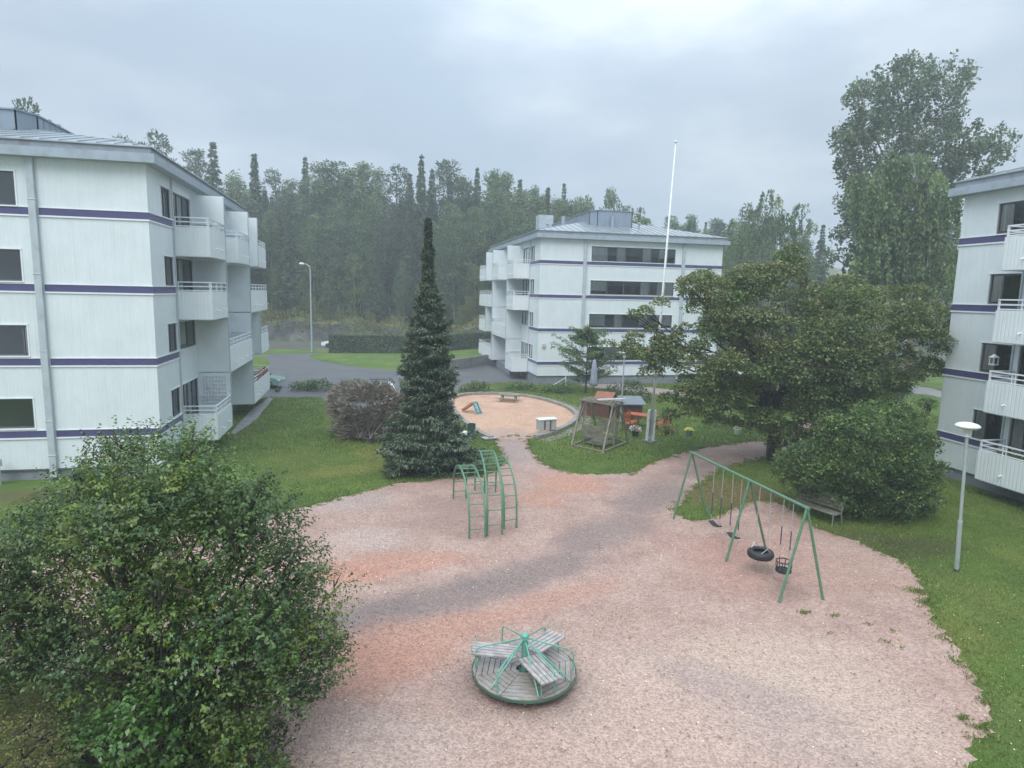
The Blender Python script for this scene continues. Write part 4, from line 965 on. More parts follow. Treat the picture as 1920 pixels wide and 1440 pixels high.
# one hanging lobe on the left side and one low sprig
for (u, v, dy, r) in [(1180, 655, -1, .55), (1205, 668, -1.3, .5), (1222, 700, -1, .55), (1240, 672, -1, .6), (1190, 636, -.8, .45), (1140, 648, -.5, .35), (1210, 588, 0, .42), (1190, 592, .2, .35), (1240, 570, .3, .4), (1222, 620, .2, .35), (1235, 640, .3, .4), (1250, 812, -1.2, .3), (1258, 780, -1, .4), (1252, 750, -1, .45), (1295, 775, -2, .5), (1340, 790, -2, .5),
                      (1780, 655, -1, .3), (1795, 600, 0, .25), (1775, 700, -.5, .35), (1785, 722, -.5, .22)]:
    q = np.array(aty(u, v, 31 + dy)); clm.append((q, r))
limbs('trunk', at(1452, 862), clm, mt, m_bark, .30, 2.6, nlimb=24, seed=8, stems=2, spread=.28, lean=(-.2, .3), rmin=.025)
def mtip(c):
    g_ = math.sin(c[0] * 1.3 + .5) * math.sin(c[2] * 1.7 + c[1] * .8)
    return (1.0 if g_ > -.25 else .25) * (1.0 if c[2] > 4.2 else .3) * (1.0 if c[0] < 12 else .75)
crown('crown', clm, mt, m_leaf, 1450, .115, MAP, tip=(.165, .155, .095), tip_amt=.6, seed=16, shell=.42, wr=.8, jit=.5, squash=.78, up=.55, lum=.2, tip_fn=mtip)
rd = MB(); r_ = random.Random(5)
# --- dark shrub at right
sh = thing('dark_shrub', 'dense dark green shrub between the maple and the round-headed lamp', 'bush', tuple(at(1600, 975)))
sh_px = [(1440, 890), (1450, 850), (1480, 830), (1520, 815), (1545, 770), (1600, 745), (1660, 745), (1720, 760), (1745, 800), (1770, 850), (1790, 862), (1765, 900), (1765, 960), (1720, 985), (1680, 1000), (1640, 985), (1590, 985), (1560, 965), (1520, 945), (1480, 930), (1455, 915)]
cls = clumps_from_outline(sh_px, 23.2, 110, .35, .75, 2.4, front=.75, seed=22, sep=.5)
limbs('trunk', at(1600, 965), cls, sh, m_bark, .08, .8, nlimb=9, seed=3, stems=5, spread=.5)
crown('crown', cls, sh, m_leaf, 1500, .105, [(.042, .076, .032), (.054, .094, .036), (.036, .064, .034), (.066, .108, .038)], seed=23, tip=(.12, .155, .05), tip_amt=.22, shell=.5, wr=.6, squash=.75, up=.6, lum=.25)

# --- low yellow-topped shrub behind
def shrub(px, dist, n, r0, r1, dmax, label, seed, pal, ln=.09, dens=700, tip=None, tip_amt=0, group=None, name='shrub', gx=None, glossy=False, **kw):
    poly = np.array(px); bx, by = (poly[:, 0].min() + poly[:, 0].max()) / 2, poly[:, 1].max()
    b = aty(bx, by, dist); t = thing(name, label, 'bush', (b.x, dist, 0), group)
    c_ = clumps_from_outline(px, dist, n, r0, r1, dmax, seed=seed, sep=.5)
    limbs('trunk', (b.x, dist, 0), c_, t, m_bark, .04, .3, nlimb=6, seed=seed, stems=3, spread=.2, rmin=.01)
    crown('crown', c_, t, m_leaf, dens, ln, pal, tip=tip, tip_amt=tip_amt, seed=seed, zmin=.02, **kw)
    return t
G1 = [(.055, .10, .030), (.070, .12, .035), (.045, .085, .03)]
shrub([(530, 738), (545, 718), (575, 712), (610, 708), (628, 720), (630, 742)], 49.5, 26, .35, .7, 1.3, 'round green shrub in front of the driveway, near the left block', 31, G1, ln=.16, dens=300)
shrub([(505, 745), (508, 733), (522, 728), (536, 740), (536, 748)], 48.5, 8, .25, .4, .7, 'small pale shrub right beside the left block and the driveway', 32, [(.09, .13, .06)], ln=.14, dens=300)
shrub([(858, 742), (862, 722), (885, 712), (915, 716), (925, 742)], 50.5, 18, .35, .6, 1.1, 'round yellowish-green shrub on the far side of the sand pit', 33, [(.09, .13, .04), (.07, .11, .035)], ln=.15, dens=300)
shrub([(925, 742), (935, 730), (960, 716), (985, 712), (1010, 722), (1012, 742)], 52, 20, .35, .6, 1.0, 'green shrub with pale tips behind the picnic table', 34, [(.075, .12, .045), (.06, .1, .04)], ln=.15, dens=300)
shrub([(1008, 742), (1012, 724), (1040, 720), (1072, 712), (1080, 735), (1060, 742)], 51, 18, .3, .55, .9, 'bushy shrub under the white stair handrail', 35, G1, ln=.15, dens=300)
shrub([(1128, 760), (1130, 725), (1160, 712), (1200, 712), (1225, 730), (1225, 762)], 47.5, 26, .4, .8, 1.5, 'wide dark shrub behind the little grey-roofed play house', 36, [(.035, .06, .035), (.045, .075, .04)], ln=.15, dens=320)
shrub([(640, 728), (650, 712), (700, 706), (735, 716), (742, 745), (650, 745)], 50.5, 16, .3, .5, .8, 'pale green shrub behind the bare grey-twigged bush', 37, [(.09, .13, .05), (.07, .1, .045)], ln=.14, dens=260)
shrub([(740, 748), (745, 732), (770, 726), (790, 740), (790, 750)], 46, 8, .3, .45, .7, 'small light shrub just left of the tall spruce', 38, [(.09, .14, .05)], ln=.14, dens=300)
shrub([(1470, 830), (1480, 800), (1500, 790), (1515, 800), (1520, 838)], 36, 8, .2, .35, .5, 'small shrub between the maple trunks', 39, G1, ln=.1, dens=400)
shrub([(1640, 760), (1650, 700), (1690, 690), (1710, 712), (1712, 765)], 42, 16, .4, .7, 1.2, 'dark shrub beside the curved path near the right block', 40, [(.04, .07, .03), (.05, .08, .035)], ln=.13, dens=350)
shrub([(1700, 770), (1705, 750), (1735, 742), (1760, 752), (1762, 775)], 37, 12, .3, .5, .8, 'low green shrub by the corner of the right block', 41, [(.05, .09, .03), (.06, .1, .035)], ln=.12, dens=350)
shrub([(1325, 740), (1330, 712), (1360, 700), (1400, 705), (1420, 745)], 60, 18, .5, .9, 1.5, 'green shrub seen behind the maple, near the parked white van', 42, G1, ln=.2, dens=200)

# --- bare grey-twigged spirea
pt = at(700, 830); pu = thing('twiggy_bush', 'arching bush of bare greyish-purple twigs left of the spruce', 'bush', (pt.x, pt.y, 0))
clp = clumps_from_outline([(622, 810), (612, 770), (618, 730), (650, 712), (700, 712), (740, 722), (775, 750), (785, 800), (770, 850), (735, 862), (690, 852), (645, 835)], 34, 125, .35, .65, 1.9, front=.75, seed=44, sep=.45)
r_ = np.random.default_rng(45); Ps, Ds, Cs = [], [], []
cx_, cy_ = np.mean([c[0][0] for c in clp]), np.mean([c[0][1] for c in clp])
for c, r in clp:
    n = int(800 * r * r) + 60; d = unit(r_.normal(size=(n, 3))); d[:, 2] = np.abs(d[:, 2]) * 1.0 - .2
    p = c + d * (r * r_.uniform(.2, 1.05, (n, 1)))
    outw = np.array([c[0] - cx_, c[1] - cy_, 0.9]); outw = outw / np.linalg.norm(outw)
    Ps.append(p); Ds.append(unit(outw[None] + np.stack([np.zeros(n), np.zeros(n), -.5 * r_.random(n)], 1) + r_.normal(size=(n, 3)) * .25))
    Cs.append(np.array([(.155, .130, .145), (.21, .185, .20), (.11, .09, .10), (.075, .085, .055)])[r_.integers(0, 4, n)] * r_.uniform(.7, 1.25, (n, 1)))
P = np.concatenate(Ps); k = P[:, 2] > .05
leaf_object('twigs', P[k], np.concatenate(Ds)[k], r_.normal(size=(k.sum(), 3)), .34 * r_.uniform(.6, 1.2, k.sum()), .035, np.concatenate(Cs)[k], m_needle, pu)
limbs('trunk', (pt.x, pt.y, 0), clp, pu, m_twig, .05, .4, nlimb=9, seed=3, stems=6, spread=.45, rmin=.008)

# --- young maple by the middle block
t = thing('young_tree', 'young light tree with feathery upward branches in front of the middle block', 'tree', tuple(at(1098, 738)))
b0 = at(1098, 738); yc = []; mbt = MB(); r_ = random.Random(77)
mbt.tube([b0, b0 + Z * 2.4, b0 + Z * 5.2], [.08, .06, .02], 6)
for i in range(46):
    h = r_.uniform(.9, 5.0); a = r_.uniform(0, 6.28); Lb = (2.9 if h < 3.2 else 2.7 - (h - 3.2) * .9) * r_.uniform(.55, 1.0)
    p0 = b0 + Z * h; e = p0 + Vector((math.cos(a) * Lb, math.sin(a) * Lb * .8, Lb * r_.uniform(.2, .6)))
    mbt.tube([p0, (p0 + e) / 2 - Z * .1, e], [.025, .018, .006], 4, cap=False)
    for j in range(6):
        f = .3 + .7 * j / 5; q = p0.lerp(e, f); yc.append((np.array(q) + np.array([r_.gauss(0, .1), r_.gauss(0, .1), -.05]), .30 * (1.25 - f * .6)))
mbt.build('trunk', m_bark, t)
crown('crown', yc, t, m_leaf, 420, .17, [(.075, .12, .055), (.095, .15, .07), (.055, .09, .045)], seed=51, squash=.6, droop=.5, shell=.9, wr=.45, jit=.6)

# --- clipped hedge
def hedge(x0, y0, x1, y1, hgt, wd, label, seed, green=1.0):
    r_ = np.random.default_rng(seed); a = np.array([x0, y0]); b = np.array([x1, y1]); d = (b - a); Lg = np.linalg.norm(d); d = d / Lg; nrm_ = np.array([-d[1], d[0]])
    t = thing('clipped_hedge', label, 'hedge', (x0, y0, 0))
    core = MB(); q = [a - nrm_ * wd * .4, b - nrm_ * wd * .4, b + nrm_ * wd * .4, a + nrm_ * wd * .4]
    core.hexa([(*p, 0) for p in q] + [(*p, hgt * .93) for p in q]); core.build('inner_branches', mat('hedge_twigs', (.025, .03, .018), .9), t)
    n = int(Lg * (2 * hgt + wd) * 42); s = r_.random(n) * (2 * hgt + wd); u = r_.random(n) * Lg
    off = np.where(s < hgt, -wd / 2, np.where(s < hgt + wd, s - hgt - wd / 2, wd / 2)); zz = np.where(s < hgt, s, np.where(s < hgt + wd, hgt, 2 * hgt + wd - s))
    wob = .07 * np.sin(u * 1.3) + .05 * np.sin(u * 4.1 + zz * 3)
    P = np.stack([a[0] + d[0] * u + nrm_[0] * (off * (1 + wob) ), a[1] + d[1] * u + nrm_[1] * (off * (1 + wob)), zz + np.where(zz >= hgt * .99, wob * .6, 0)], 1) + r_.normal(size=(n, 3)) * .06
    Nn = np.where((zz >= hgt * .99)[:, None], np.array([0, 0, 1.])[None], np.array([*(-nrm_ if True else nrm_), .4])[None]) + r_.normal(size=(n, 3)) * .4
    base = np.array([(.045, .085, .035), (.06, .105, .04), (.035, .065, .03)])[r_.integers(0, 3, n)] * green
    top = (zz >= hgt * .97)[:, None]
    base = np.where(top, np.array((.075, .10, .05))[None], base) * r_.uniform(.7, 1.3, (n, 1)); base *= (1 + .25 * np.sin(u * .9 + zz * 2))[:, None]
    leaf_object('foliage', P, r_.normal(size=(n, 3)), Nn, .22 * r_.uniform(.6, 1.3, n), .14, base, m_leaf, t); return t
A_, B_ = at(614, 662), at(772, 663); C2, D2 = at(800, 660), at(907, 652)
hedge(A_.x, A_.y + .8, B_.x + 1.5, B_.y + 1.0, 2.35, 1.6, 'long clipped green hedge beyond the lawn island, left of the spruce', 61)
hedge(B_.x + 1.9, B_.y + 3.0, D2.x + 1.0, D2.y + 1.5, 2.3, 1.6, 'clipped hedge beyond the lawn island, between the spruce and the middle block', 62)

# ------------------------------------------------------------------ tall background trees
FOR = [(.055, .085, .035), (.045, .075, .035), (.065, .10, .04)]
def big_tree(px, dist, n, r0, r1, dmax, label, cat, seed, pal, bark, ln, dens, name, trunk_uv, r_tr, fork, weep=False, **kw):
    b = aty(trunk_uv[0], trunk_uv[1], dist); t = thing(name, label, cat, (b.x, dist, 0))
    c_ = clumps_from_outline(px, dist, n, r0, r1, dmax, seed=seed, sep=.45, front=.55)
    limbs('trunk', (b.x, dist, 0), c_, t, bark, r_tr, fork, nlimb=34, seed=seed, rmin=.04)
    crown('crown', c_, t, m_leaf, dens, ln, pal, seed=seed, **kw)
    return t
pop_px = [(1560, 460), (1548, 440), (1580, 425), (1560, 390), (1570, 350), (1552, 335), (1570, 300), (1552, 288), (1556, 240), (1585, 235), (1575, 190), (1600, 160), (1620, 165), (1625, 130), (1650, 122), (1660, 145), (1675, 105), (1692, 118), (1712, 98), (1725, 120), (1745, 118),
          (1770, 120), (1785, 112), (1800, 135), (1812, 115), (1832, 130), (1830, 165), (1810, 185), (1822, 215), (1835, 235), (1850, 250), (1880, 240), (1905, 250), (1916, 270), (1905, 300), (1885, 330), (1850, 345), (1800, 350), (1800, 520), (1600, 540), (1590, 480), (1560, 505), (1520, 520), (1510, 495), (1545, 475)]
big_tree(pop_px, 66, 430, .40, 1.05, 3.8, 'very tall poplar towering over the right block with ragged crown', 'poplar', 71, [(.075, .105, .070), (.06, .09, .06), (.095, .125, .09)], m_bark_pine, .32, 130, 'poplar_tree', (1700, 700), .5, 7, shell=.9, wr=.75, squash=1.9, jit=.7, up=.3, droop=-.3, lum=.22)
birch_pal = [(.075, .115, .055), (.09, .13, .06), (.06, .095, .045)]
def weeping(px, dist, n, label, seed, trunk_uv, r_tr=.22, dens=60):
    b = aty(trunk_uv[0], trunk_uv[1], dist); t = thing('weeping_birch', label, 'birch', (b.x, dist, 0))
    c_ = clumps_from_outline(px, dist, n, .5, 1.15, 3.2, seed=seed, sep=.4, front=.6)
    limbs('trunk', (b.x, dist, 0), c_, t, m_bark_birch, r_tr, max(c[0][2] for c in c_) * .35, nlimb=26, seed=seed, rmin=.03)
    # hanging strands
    r_ = np.random.default_rng(seed); Ps, Ds, Cs = [], [], []
    pal = np.array(birch_pal)
    for c, r in c_:
        col = pal[r_.integers(0, 3)] * r_.uniform(.75, 1.25)
        for _ in range(int(9 * r) + 3):
            a = r_.uniform(0, 6.28); rr = r * r_.random() ** .5; x, y = c[0] + math.cos(a) * rr, c[1] + math.sin(a) * rr
            z0 = c[2] + math.sqrt(max(0, r * r - rr * rr)) * .9; Lg = r_.uniform(.9, 2.6); m_ = int(Lg * dens / 4)
            tt = r_.random(m_); P = np.stack([x + r_.normal(size=m_) * .09 + math.cos(a) * .3 * tt, y + r_.normal(size=m_) * .09 + math.sin(a) * .3 * tt, z0 - Lg * tt ** .9], 1)
            Ps.append(P); Ds.append(np.array([0, 0, -1.])[None] + r_.normal(size=(m_, 3)) * .4); Cs.append(col[None] * r_.uniform(.75, 1.3, (m_, 1)))
    P = np.concatenate(Ps); n_ = len(P); k = P[:, 2] > .3
    leaf_object('crown', P[k], np.concatenate(Ds)[k], r_.normal(size=(k.sum(), 3)), .34 * r_.uniform(.6, 1.2, k.sum()), .17, np.concatenate(Cs)[k], m_leaf, t)
    return t
weeping([(1575, 330), (1640, 300), (1680, 262), (1710, 255), (1740, 290), (1770, 320), (1800, 350), (1800, 560), (1700, 560), (1600, 540), (1590, 430)], 52, 95, 'weeping birch with hanging curtains of twigs in front of the very tall poplar', 72, (1690, 700))
weeping([(1362, 500), (1352, 475), (1372, 400), (1392, 378), (1420, 372), (1440, 343), (1472, 352), (1500, 372), (1530, 388), (1528, 430), (1512, 450), (1530, 480), (1510, 520), (1430, 560), (1370, 540)], 80, 60, 'weeping birch rising behind the middle block and the broad maple', 73, (1445, 690), dens=45)
weeping([(1075, 395), (1078, 362), (1095, 348), (1115, 365), (1118, 395), (1110, 420), (1080, 420)], 100, 12, 'slender tree just left of the lantern on the roof of the middle block', 74, (1097, 640), dens=40)
weeping([(1120, 400), (1122, 365), (1145, 346), (1170, 352), (1180, 372), (1205, 385), (1222, 395), (1226, 430), (1200, 450), (1130, 430)], 98, 22, 'rounded birch above the roof of the middle block, right of its lantern', 75, (1170, 640), dens=40)

# ------------------------------------------------------------------ the wood on the hill: each tree its own object
def spruce_mesh(seed, h=22.0, R=3.1, skirt=.14, ragged=.42):
    r_ = np.random.default_rng(seed); Ps, Ds, Ns, Cs = [], [], [], []
    z = h * skirt
    while z < h:
        f = (z - h * skirt) / (h * (1 - skirt)); Rr = R * (1 - f) ** 1.15 * (1 if f > .12 else .7 + 2.5 * f) + .06
        nb = max(4, int(6 + Rr * 3)); ph = r_.uniform(0, 6.28)
        for b in range(nb):
            a = ph + 6.283 * b / nb + r_.normal() * .25; Lb = Rr * r_.uniform(1 - ragged * 1.6, 1.15); ns = int(6 + 14 * Lb)
            t = r_.random(ns) ** .7; sd = r_.normal(size=ns) * .22 * Lb * (1.1 - t)
            Ps.append(np.stack([math.cos(a) * Lb * t - math.sin(a) * sd, math.sin(a) * Lb * t + math.cos(a) * sd, z - .35 * Lb * t + r_.normal(size=ns) * .1], 1))
            Ds.append(np.stack([np.full(ns, math.cos(a)), np.full(ns, math.sin(a)), np.full(ns, -.7)], 1) + r_.normal(size=(ns, 3)) * .4)
            Cs.append(np.array((.056, .092, .050))[None] * r_.uniform(.6, 1.4, (ns, 1)))
        z += r_.uniform(.35, .6)
    return np.concatenate(Ps), np.concatenate(Ds), np.concatenate(Cs), .45, .24
def pine_mesh(seed, h=22.0):
    r_ = np.random.default_rng(seed); Ps, Ds, Cs = [], [], []
    for _ in range(46):
        f = r_.uniform(.42, 1.0); z = h * f; rad = (2.3 * math.sin(math.pi * min(1, (1.02 - f) / .55)) + .3) * r_.uniform(.3, 1.1); a = r_.uniform(0, 6.28)
        c = np.array([math.cos(a) * rad, math.sin(a) * rad, z]); r = r_.uniform(.7, 1.25); n = int(75 * r * r)
        d = unit(r_.normal(size=(n, 3))); Ps.append(c + d * r * np.array([1, 1, .6]) * r_.uniform(.4, 1.1, (n, 1))); Ds.append(d + np.array([0, 0, .5]))
        Cs.append(np.array((.050, .075, .048))[None] * r_.uniform(.7, 1.3) * r_.uniform(.7, 1.3, (n, 1)))
    return np.concatenate(Ps), np.concatenate(Ds), np.concatenate(Cs), .42, .2
def birch_mesh(seed, h=21.0, col=(.075, .115, .05), R=2.9, low=.14):
    r_ = np.random.default_rng(seed); Ps, Ds, Cs = [], [], []
    for _ in range(135):
        f = r_.uniform(low, 1.0); z = h * f; w_ = R * math.sin(math.pi * min(1, max(.1, (1.04 - f) / (1.04 - low) * .85 + .05))); a = r_.uniform(0, 6.28); rad = w_ * r_.random() ** .5
        c = np.array([math.cos(a) * rad, math.sin(a) * rad, z]); r = r_.uniform(.5, 1.0) * (.6 + .4 * w_ / R); n = int(85 * r * r) + 8
        d = unit(r_.normal(size=(n, 3))); Ps.append(c + d * r * np.array([1, 1, 1.3]) * r_.uniform(.4, 1.1, (n, 1))); Ds.append(d + np.array([0, 0, -.8]))
        Cs.append(np.array(col)[None] * r_.uniform(.75, 1.25) * r_.uniform(.7, 1.35, (n, 1)))
    return np.concatenate(Ps), np.concatenate(Ds), np.concatenate(Cs), .36, .22
def forest_proto(name, kind, seed, **kw):
    t = thing(name, '', '', (0, 0, -500)); WL[t.name] = Vector((0, 0, 0))
    if kind == 'spruce': P, D, C_, ln, wd = spruce_mesh(seed, **kw); bk = m_bark; h = 21; r0 = .2
    elif kind == 'pine': P, D, C_, ln, wd = pine_mesh(seed, **kw); bk = m_bark_pine; h = 21; r0 = .24
    else: P, D, C_, ln, wd = birch_mesh(seed, **kw); bk = m_bark_birch; h = 19; r0 = .15
    r_ = np.random.default_rng(seed); mb = MB(); j = [(random.gauss(0, .25), random.gauss(0, .25)) for _ in range(4)]
    mb.tube([(0, 0, -1), (0, 0, 0), (j[0][0], j[0][1], h * .35), (j[1][0], j[1][1], h * .7), (j[2][0] * .5, j[2][1] * .5, h)], [r0 * 1.2, r0, r0 * .8, r0 * .5, .03], 6)
    if kind != 'spruce':
        for q in range(12):
            z = h * random.uniform(.45, .95); a = random.uniform(0, 6.28); l_ = random.uniform(1, 2.2); mb.tube([(0, 0, z), (math.cos(a) * l_, math.sin(a) * l_, z + l_ * random.uniform(.2, .8))], [r0 * .28, .02], 4, cap=False)
    mb.build('trunk', bk, t)
    leaf_object('crown', P, D, r_.normal(size=(len(P), 3)) + np.array([0, 0, .8]), ln * r_.uniform(.6, 1.2, len(P)), wd, C_, m_leaf, t)
    return t
protos = {
    'spruce': [forest_proto('wood_spruce', 'spruce', 101), forest_proto('wood_spruce', 'spruce', 102, R=2.7, ragged=.5), forest_proto('wood_spruce', 'spruce', 103, R=3.5, ragged=.5)],
    'pine': [forest_proto('wood_pine', 'pine', 111), forest_proto('wood_pine', 'pine', 112), forest_proto('wood_pine', 'pine', 113)],
    'birch': [forest_proto('wood_birch', 'birch', 121), forest_proto('wood_birch', 'birch', 122, R=2.0), forest_proto('wood_birch', 'birch', 123, col=(.06, .095, .05), R=3.0), forest_proto('wood_birch', 'birch', 124, col=(.085, .125, .05), R=2.2, low=.12)],
    'under': [forest_proto('understorey_tree', 'birch', 131, col=(.085, .12, .045), R=3.4, low=.06), forest_proto('understorey_tree', 'birch', 132, col=(.12, .135, .04), R=3.6, low=.04)],
}
used = set()
LBL = {'spruce': ('conifer of the wood beyond the road, pointed dark crown among many', 'spruce', 'spruces of the wood beyond the road'),
       'pine': ('pine of the wood beyond the road, open tufted crown among many', 'pine', 'pines of the wood beyond the road'),
       'birch': ('birch of the wood beyond the road, softer lighter crown among many', 'birch', 'birches of the wood beyond the road'),
       'under': ('low leafy young tree at the foot of the wood beyond the road', 'young tree', 'young trees at the foot of the wood')}
r_ = random.Random(99)
def place(kind, x, y, s, rz, sxy=1.0, label=None):
    pr = r_.choice(protos[kind]); o = pr if pr.name not in used else copy_tree(pr)
    used.add(pr.name); o.location = (x, y, hill_z(x, y) - .2 if y > 97 else 0); o.scale = (s * sxy, s * sxy, s); o.rotation_euler = (0, 0, rz)
    lb, ct, gr = LBL[kind]
    if label: tag(o, label, ct); 
    else: tag(o, lb, ct, gr)
    if label and 'group' in o: del o['group']
    return o
# crest of the wood as the photo shows it: (pixel column, pixel row of the top, kind)
crest = [(366, 278, 'pine'), (398, 262, 'spruce'), (440, 312, 'birch'), (476, 280, 'spruce'), (515, 318, 'pine'), (545, 325, 'birch'), (572, 292, 'spruce'), (600, 296, 'birch'), (625, 300, 'pine'), (652, 305, 'birch'), (682, 292, 'birch'), (705, 305, 'birch'), (745, 310, 'pine'),
         (768, 318, 'spruce'), (790, 288, 'spruce'), (810, 315, 'spruce'), (838, 300, 'pine'), (868, 318, 'birch'), (895, 312, 'spruce'), (925, 308, 'birch'), (948, 312, 'birch'), (975, 335, 'spruce'), (1000, 340, 'birch'), (1028, 345, 'spruce'), (1052, 365, 'birch')]
ORD = 'first second third fourth fifth sixth seventh eighth ninth tenth eleventh twelfth thirteenth fourteenth fifteenth sixteenth seventeenth eighteenth nineteenth twentieth twenty-first twenty-second twenty-third twenty-fourth twenty-fifth'.split()
CK = {'spruce': 'pointed spruce', 'pine': 'tufted pine', 'birch': 'soft-crowned birch'}
for ci, (u, v, k) in enumerate(crest):
    y = r_.uniform(108, 122); p = aty(u, v, y); z0 = hill_z(p.x, y) - .2; s = (p.z - z0) / 22.3
    place(k, p.x, y, s, r_.uniform(0, 6.28), sxy=r_.uniform(.95, 1.25), label='%s, %s crown from the left on the skyline of the wood' % (CK[k], ORD[ci]))
for (u, v, k, lb) in [(232, 250, 'pine', 'single pine crown over the roof of the left block, in the gap before its eave'), (290, 240, 'pine', 'sparse crooked pine just beyond the eave corner of the left block')]:
    y = 100.5; p = aty(u, v, y); place(k, p.x, y, (p.z - hill_z(p.x, y)) / 22.5, r_.uniform(0, 6), sxy=.9, label=lb)
y = 70; p = aty(54, 186, y); o = place('pine', p.x, y, p.z / 22.5, 1.0, sxy=.8, label='pine top showing above the roof lantern of the left block')
# body of the wood
for row, y0 in enumerate([102.5, 106, 110, 115, 121, 129, 138]):
    x = -62 - row * 3
    while x < 30 + row * 4:
        x += r_.uniform(3.0, 5.0); y = y0 + r_.uniform(-2, 2)
        cap = .82 if row < 3 else .95
        if row == 0: k = r_.choice(['under', 'birch', 'birch', 'spruce', 'pine', 'under']); s = r_.uniform(.38, .8) if k != 'under' else r_.uniform(.22, .5)
        else: k = r_.choice(['birch', 'birch', 'spruce', 'pine', 'birch', 'birch']); s = r_.uniform(.78, .98) * cap * 1.1
        if x > 12: s *= .82
        place(k, x, y, s, r_.uniform(0, 6.28), sxy=r_.uniform(1.0, 1.35))
for _ in range(26):
    x = r_.uniform(-52, 4); y = r_.uniform(99.3, 103); place('under', x, y, r_.uniform(.1, .2), r_.uniform(0, 6), sxy=r_.uniform(1.0, 1.6))
# trees far right, between the blocks
for (x, y, s) in [(47, 106, .72), (51, 109, .78), (55, 105, .7), (58, 110, .8), (63, 106, .75), (41, 110, .74), (68, 104, .8), (22, 112, .7), (28, 106, .8), (36, 104, .75), (44, 100, .8), (52, 97, .8), (60, 98, .85), (32, 118, .8), (48, 112, .8)]:
    pr = place(r_.choice(['birch', 'spruce']), x, y, s, r_.uniform(0, 6), sxy=1.2)

# bushes and tall grass on the ledge: nobody could count them
n = 26000; rr = np.random.default_rng(5); X = rr.uniform(-75, 40, n); dd = rr.random(n) ** 1.7 * 9
Y = np.array([96.5 + 0.00025 * (x + 20) ** 2 + max(0, x) * .10 + 1.2 * math.sin(x * .21) + .5 * math.sin(x * .83) for x in X]) + dd + .6
patch = np.sin(X * .5) * np.sin(Y * .7 + X * .2); keep = (rr.random(n) < .35 + .5 * (patch > 0)); X, Y, patch = X[keep], Y[keep], patch[keep]
Zh = np.array([hill_z(a, b) for a, b in zip(X, Y)]); P = np.stack([X, Y, Zh + rr.random(len(X)) * .9 * (1 + patch)], 1)
cc = np.array([(.09, .12, .04), (.15, .15, .045), (.06, .09, .035), (.12, .095, .06)])[rr.integers(0, 4, len(X))] * rr.uniform(.7, 1.3, (len(X), 1))
o = leaf_object('undergrowth', P, rr.normal(size=(len(X), 3)) + np.array([0, 0, 1.2]), rr.normal(size=(len(X), 3)), .42 * rr.uniform(.6, 1.3, len(X)), .18, cc, m_leaf, None); tag(o, 'yellowish undergrowth covering the rocky ledge at the foot of the wood', 'undergrowth', kind='stuff')

# ------------------------------------------------------------------ grass blades on the nearer lawns
PAVED = [drive_o[1], path_o[1], wpath_o[1], apron_o[1]]
ISL = [(p.x, p.y) for p in isl]
def blades(name, n, xr, yr, seed, hh, wd):
    rr = np.random.default_rng(seed); X = rr.uniform(*xr, n); Y = rr.uniform(yr[0], yr[1], n)
    k = ~pip(np.array(grav_poly), X, Y) & ~pip([(p.x, p.y) for p in pitw], X, Y) & (X > -Y * .9 - 2) & (X < Y * .9 + 2)
    def inb(O, Xv, Yv, W, D):
        qx = (X - O[0]) * Xv.x + (Y - O[1]) * Xv.y; qy = (X - O[0]) * Yv.x + (Y - O[1]) * Yv.y
        return (qx > -W - .1) & (qx < .2) & (qy > -.1) & (qy < D)
    for pv_ in PAVED: k &= ~pip(pv_, X, Y)
    k &= ~inb((-14.5466, 26.002), fd, sdv, 17, 19.6) & ~inb((19.8163, 29.2324), rnv, rdv, 17, 19.6)
    X, Y = X[k], Y[k]; n = len(X)
    pat = .5 + .5 * np.sin(X * .9 + 2 * np.sin(Y * .35)) * np.sin(Y * .8 + X * .3)
    c = np.array((.076, .124, .030))[None] * (1 - pat[:, None]) + np.array((.115, .145, .045))[None] * pat[:, None]; c = c * (1 + .22 * np.sin(X * 3.1 + np.sin(Y * 2.2)) * np.sin(Y * 2.7 + X))[:, None]
    for (pc_, rx_, ry_, an_, cl_, k_) in LAWN_PATCHES:
        dx, dy = X - pc_.x, Y - pc_.y; u_ = (dx * math.cos(an_) + dy * math.sin(an_)) / rx_; v_ = (-dx * math.sin(an_) + dy * math.cos(an_)) / ry_
        wgt = np.clip(1.25 - np.sqrt(u_ ** 2 + v_ ** 2) + .3 * np.sin(X * 2.3) * np.sin(Y * 1.9), 0, 1)[:, None] * k_; c = c * (1 - wgt) + np.array(cl_)[None] * .85 * wgt
    dry = rr.random((n, 1)) < .08; c = np.where(dry, np.array((.22, .20, .08))[None], c) * rr.uniform(.7, 1.3, (n, 1))
    return leaf_object(name, np.stack([X, Y, np.full(n, .002)], 1), np.stack([rr.normal(size=n) * .6, rr.normal(size=n) * .6, np.full(n, 1.)], 1), rr.normal(size=(n, 3)), hh * rr.uniform(.5, 1.3, n), wd, c, m_leaf, None)
o = blades('grass', 330000, (-18, 24), (5, 30), 81, .075, .018); tag(o, 'short mown grass blades on the near lawns round the gravel yard', 'grass', kind='stuff')
o = blades('grass', 200000, (-26, 30), (30, 62), 82, .11, .035); tag(o, 'mown grass blades on the farther lawns round the sand pit', 'grass', kind='stuff')
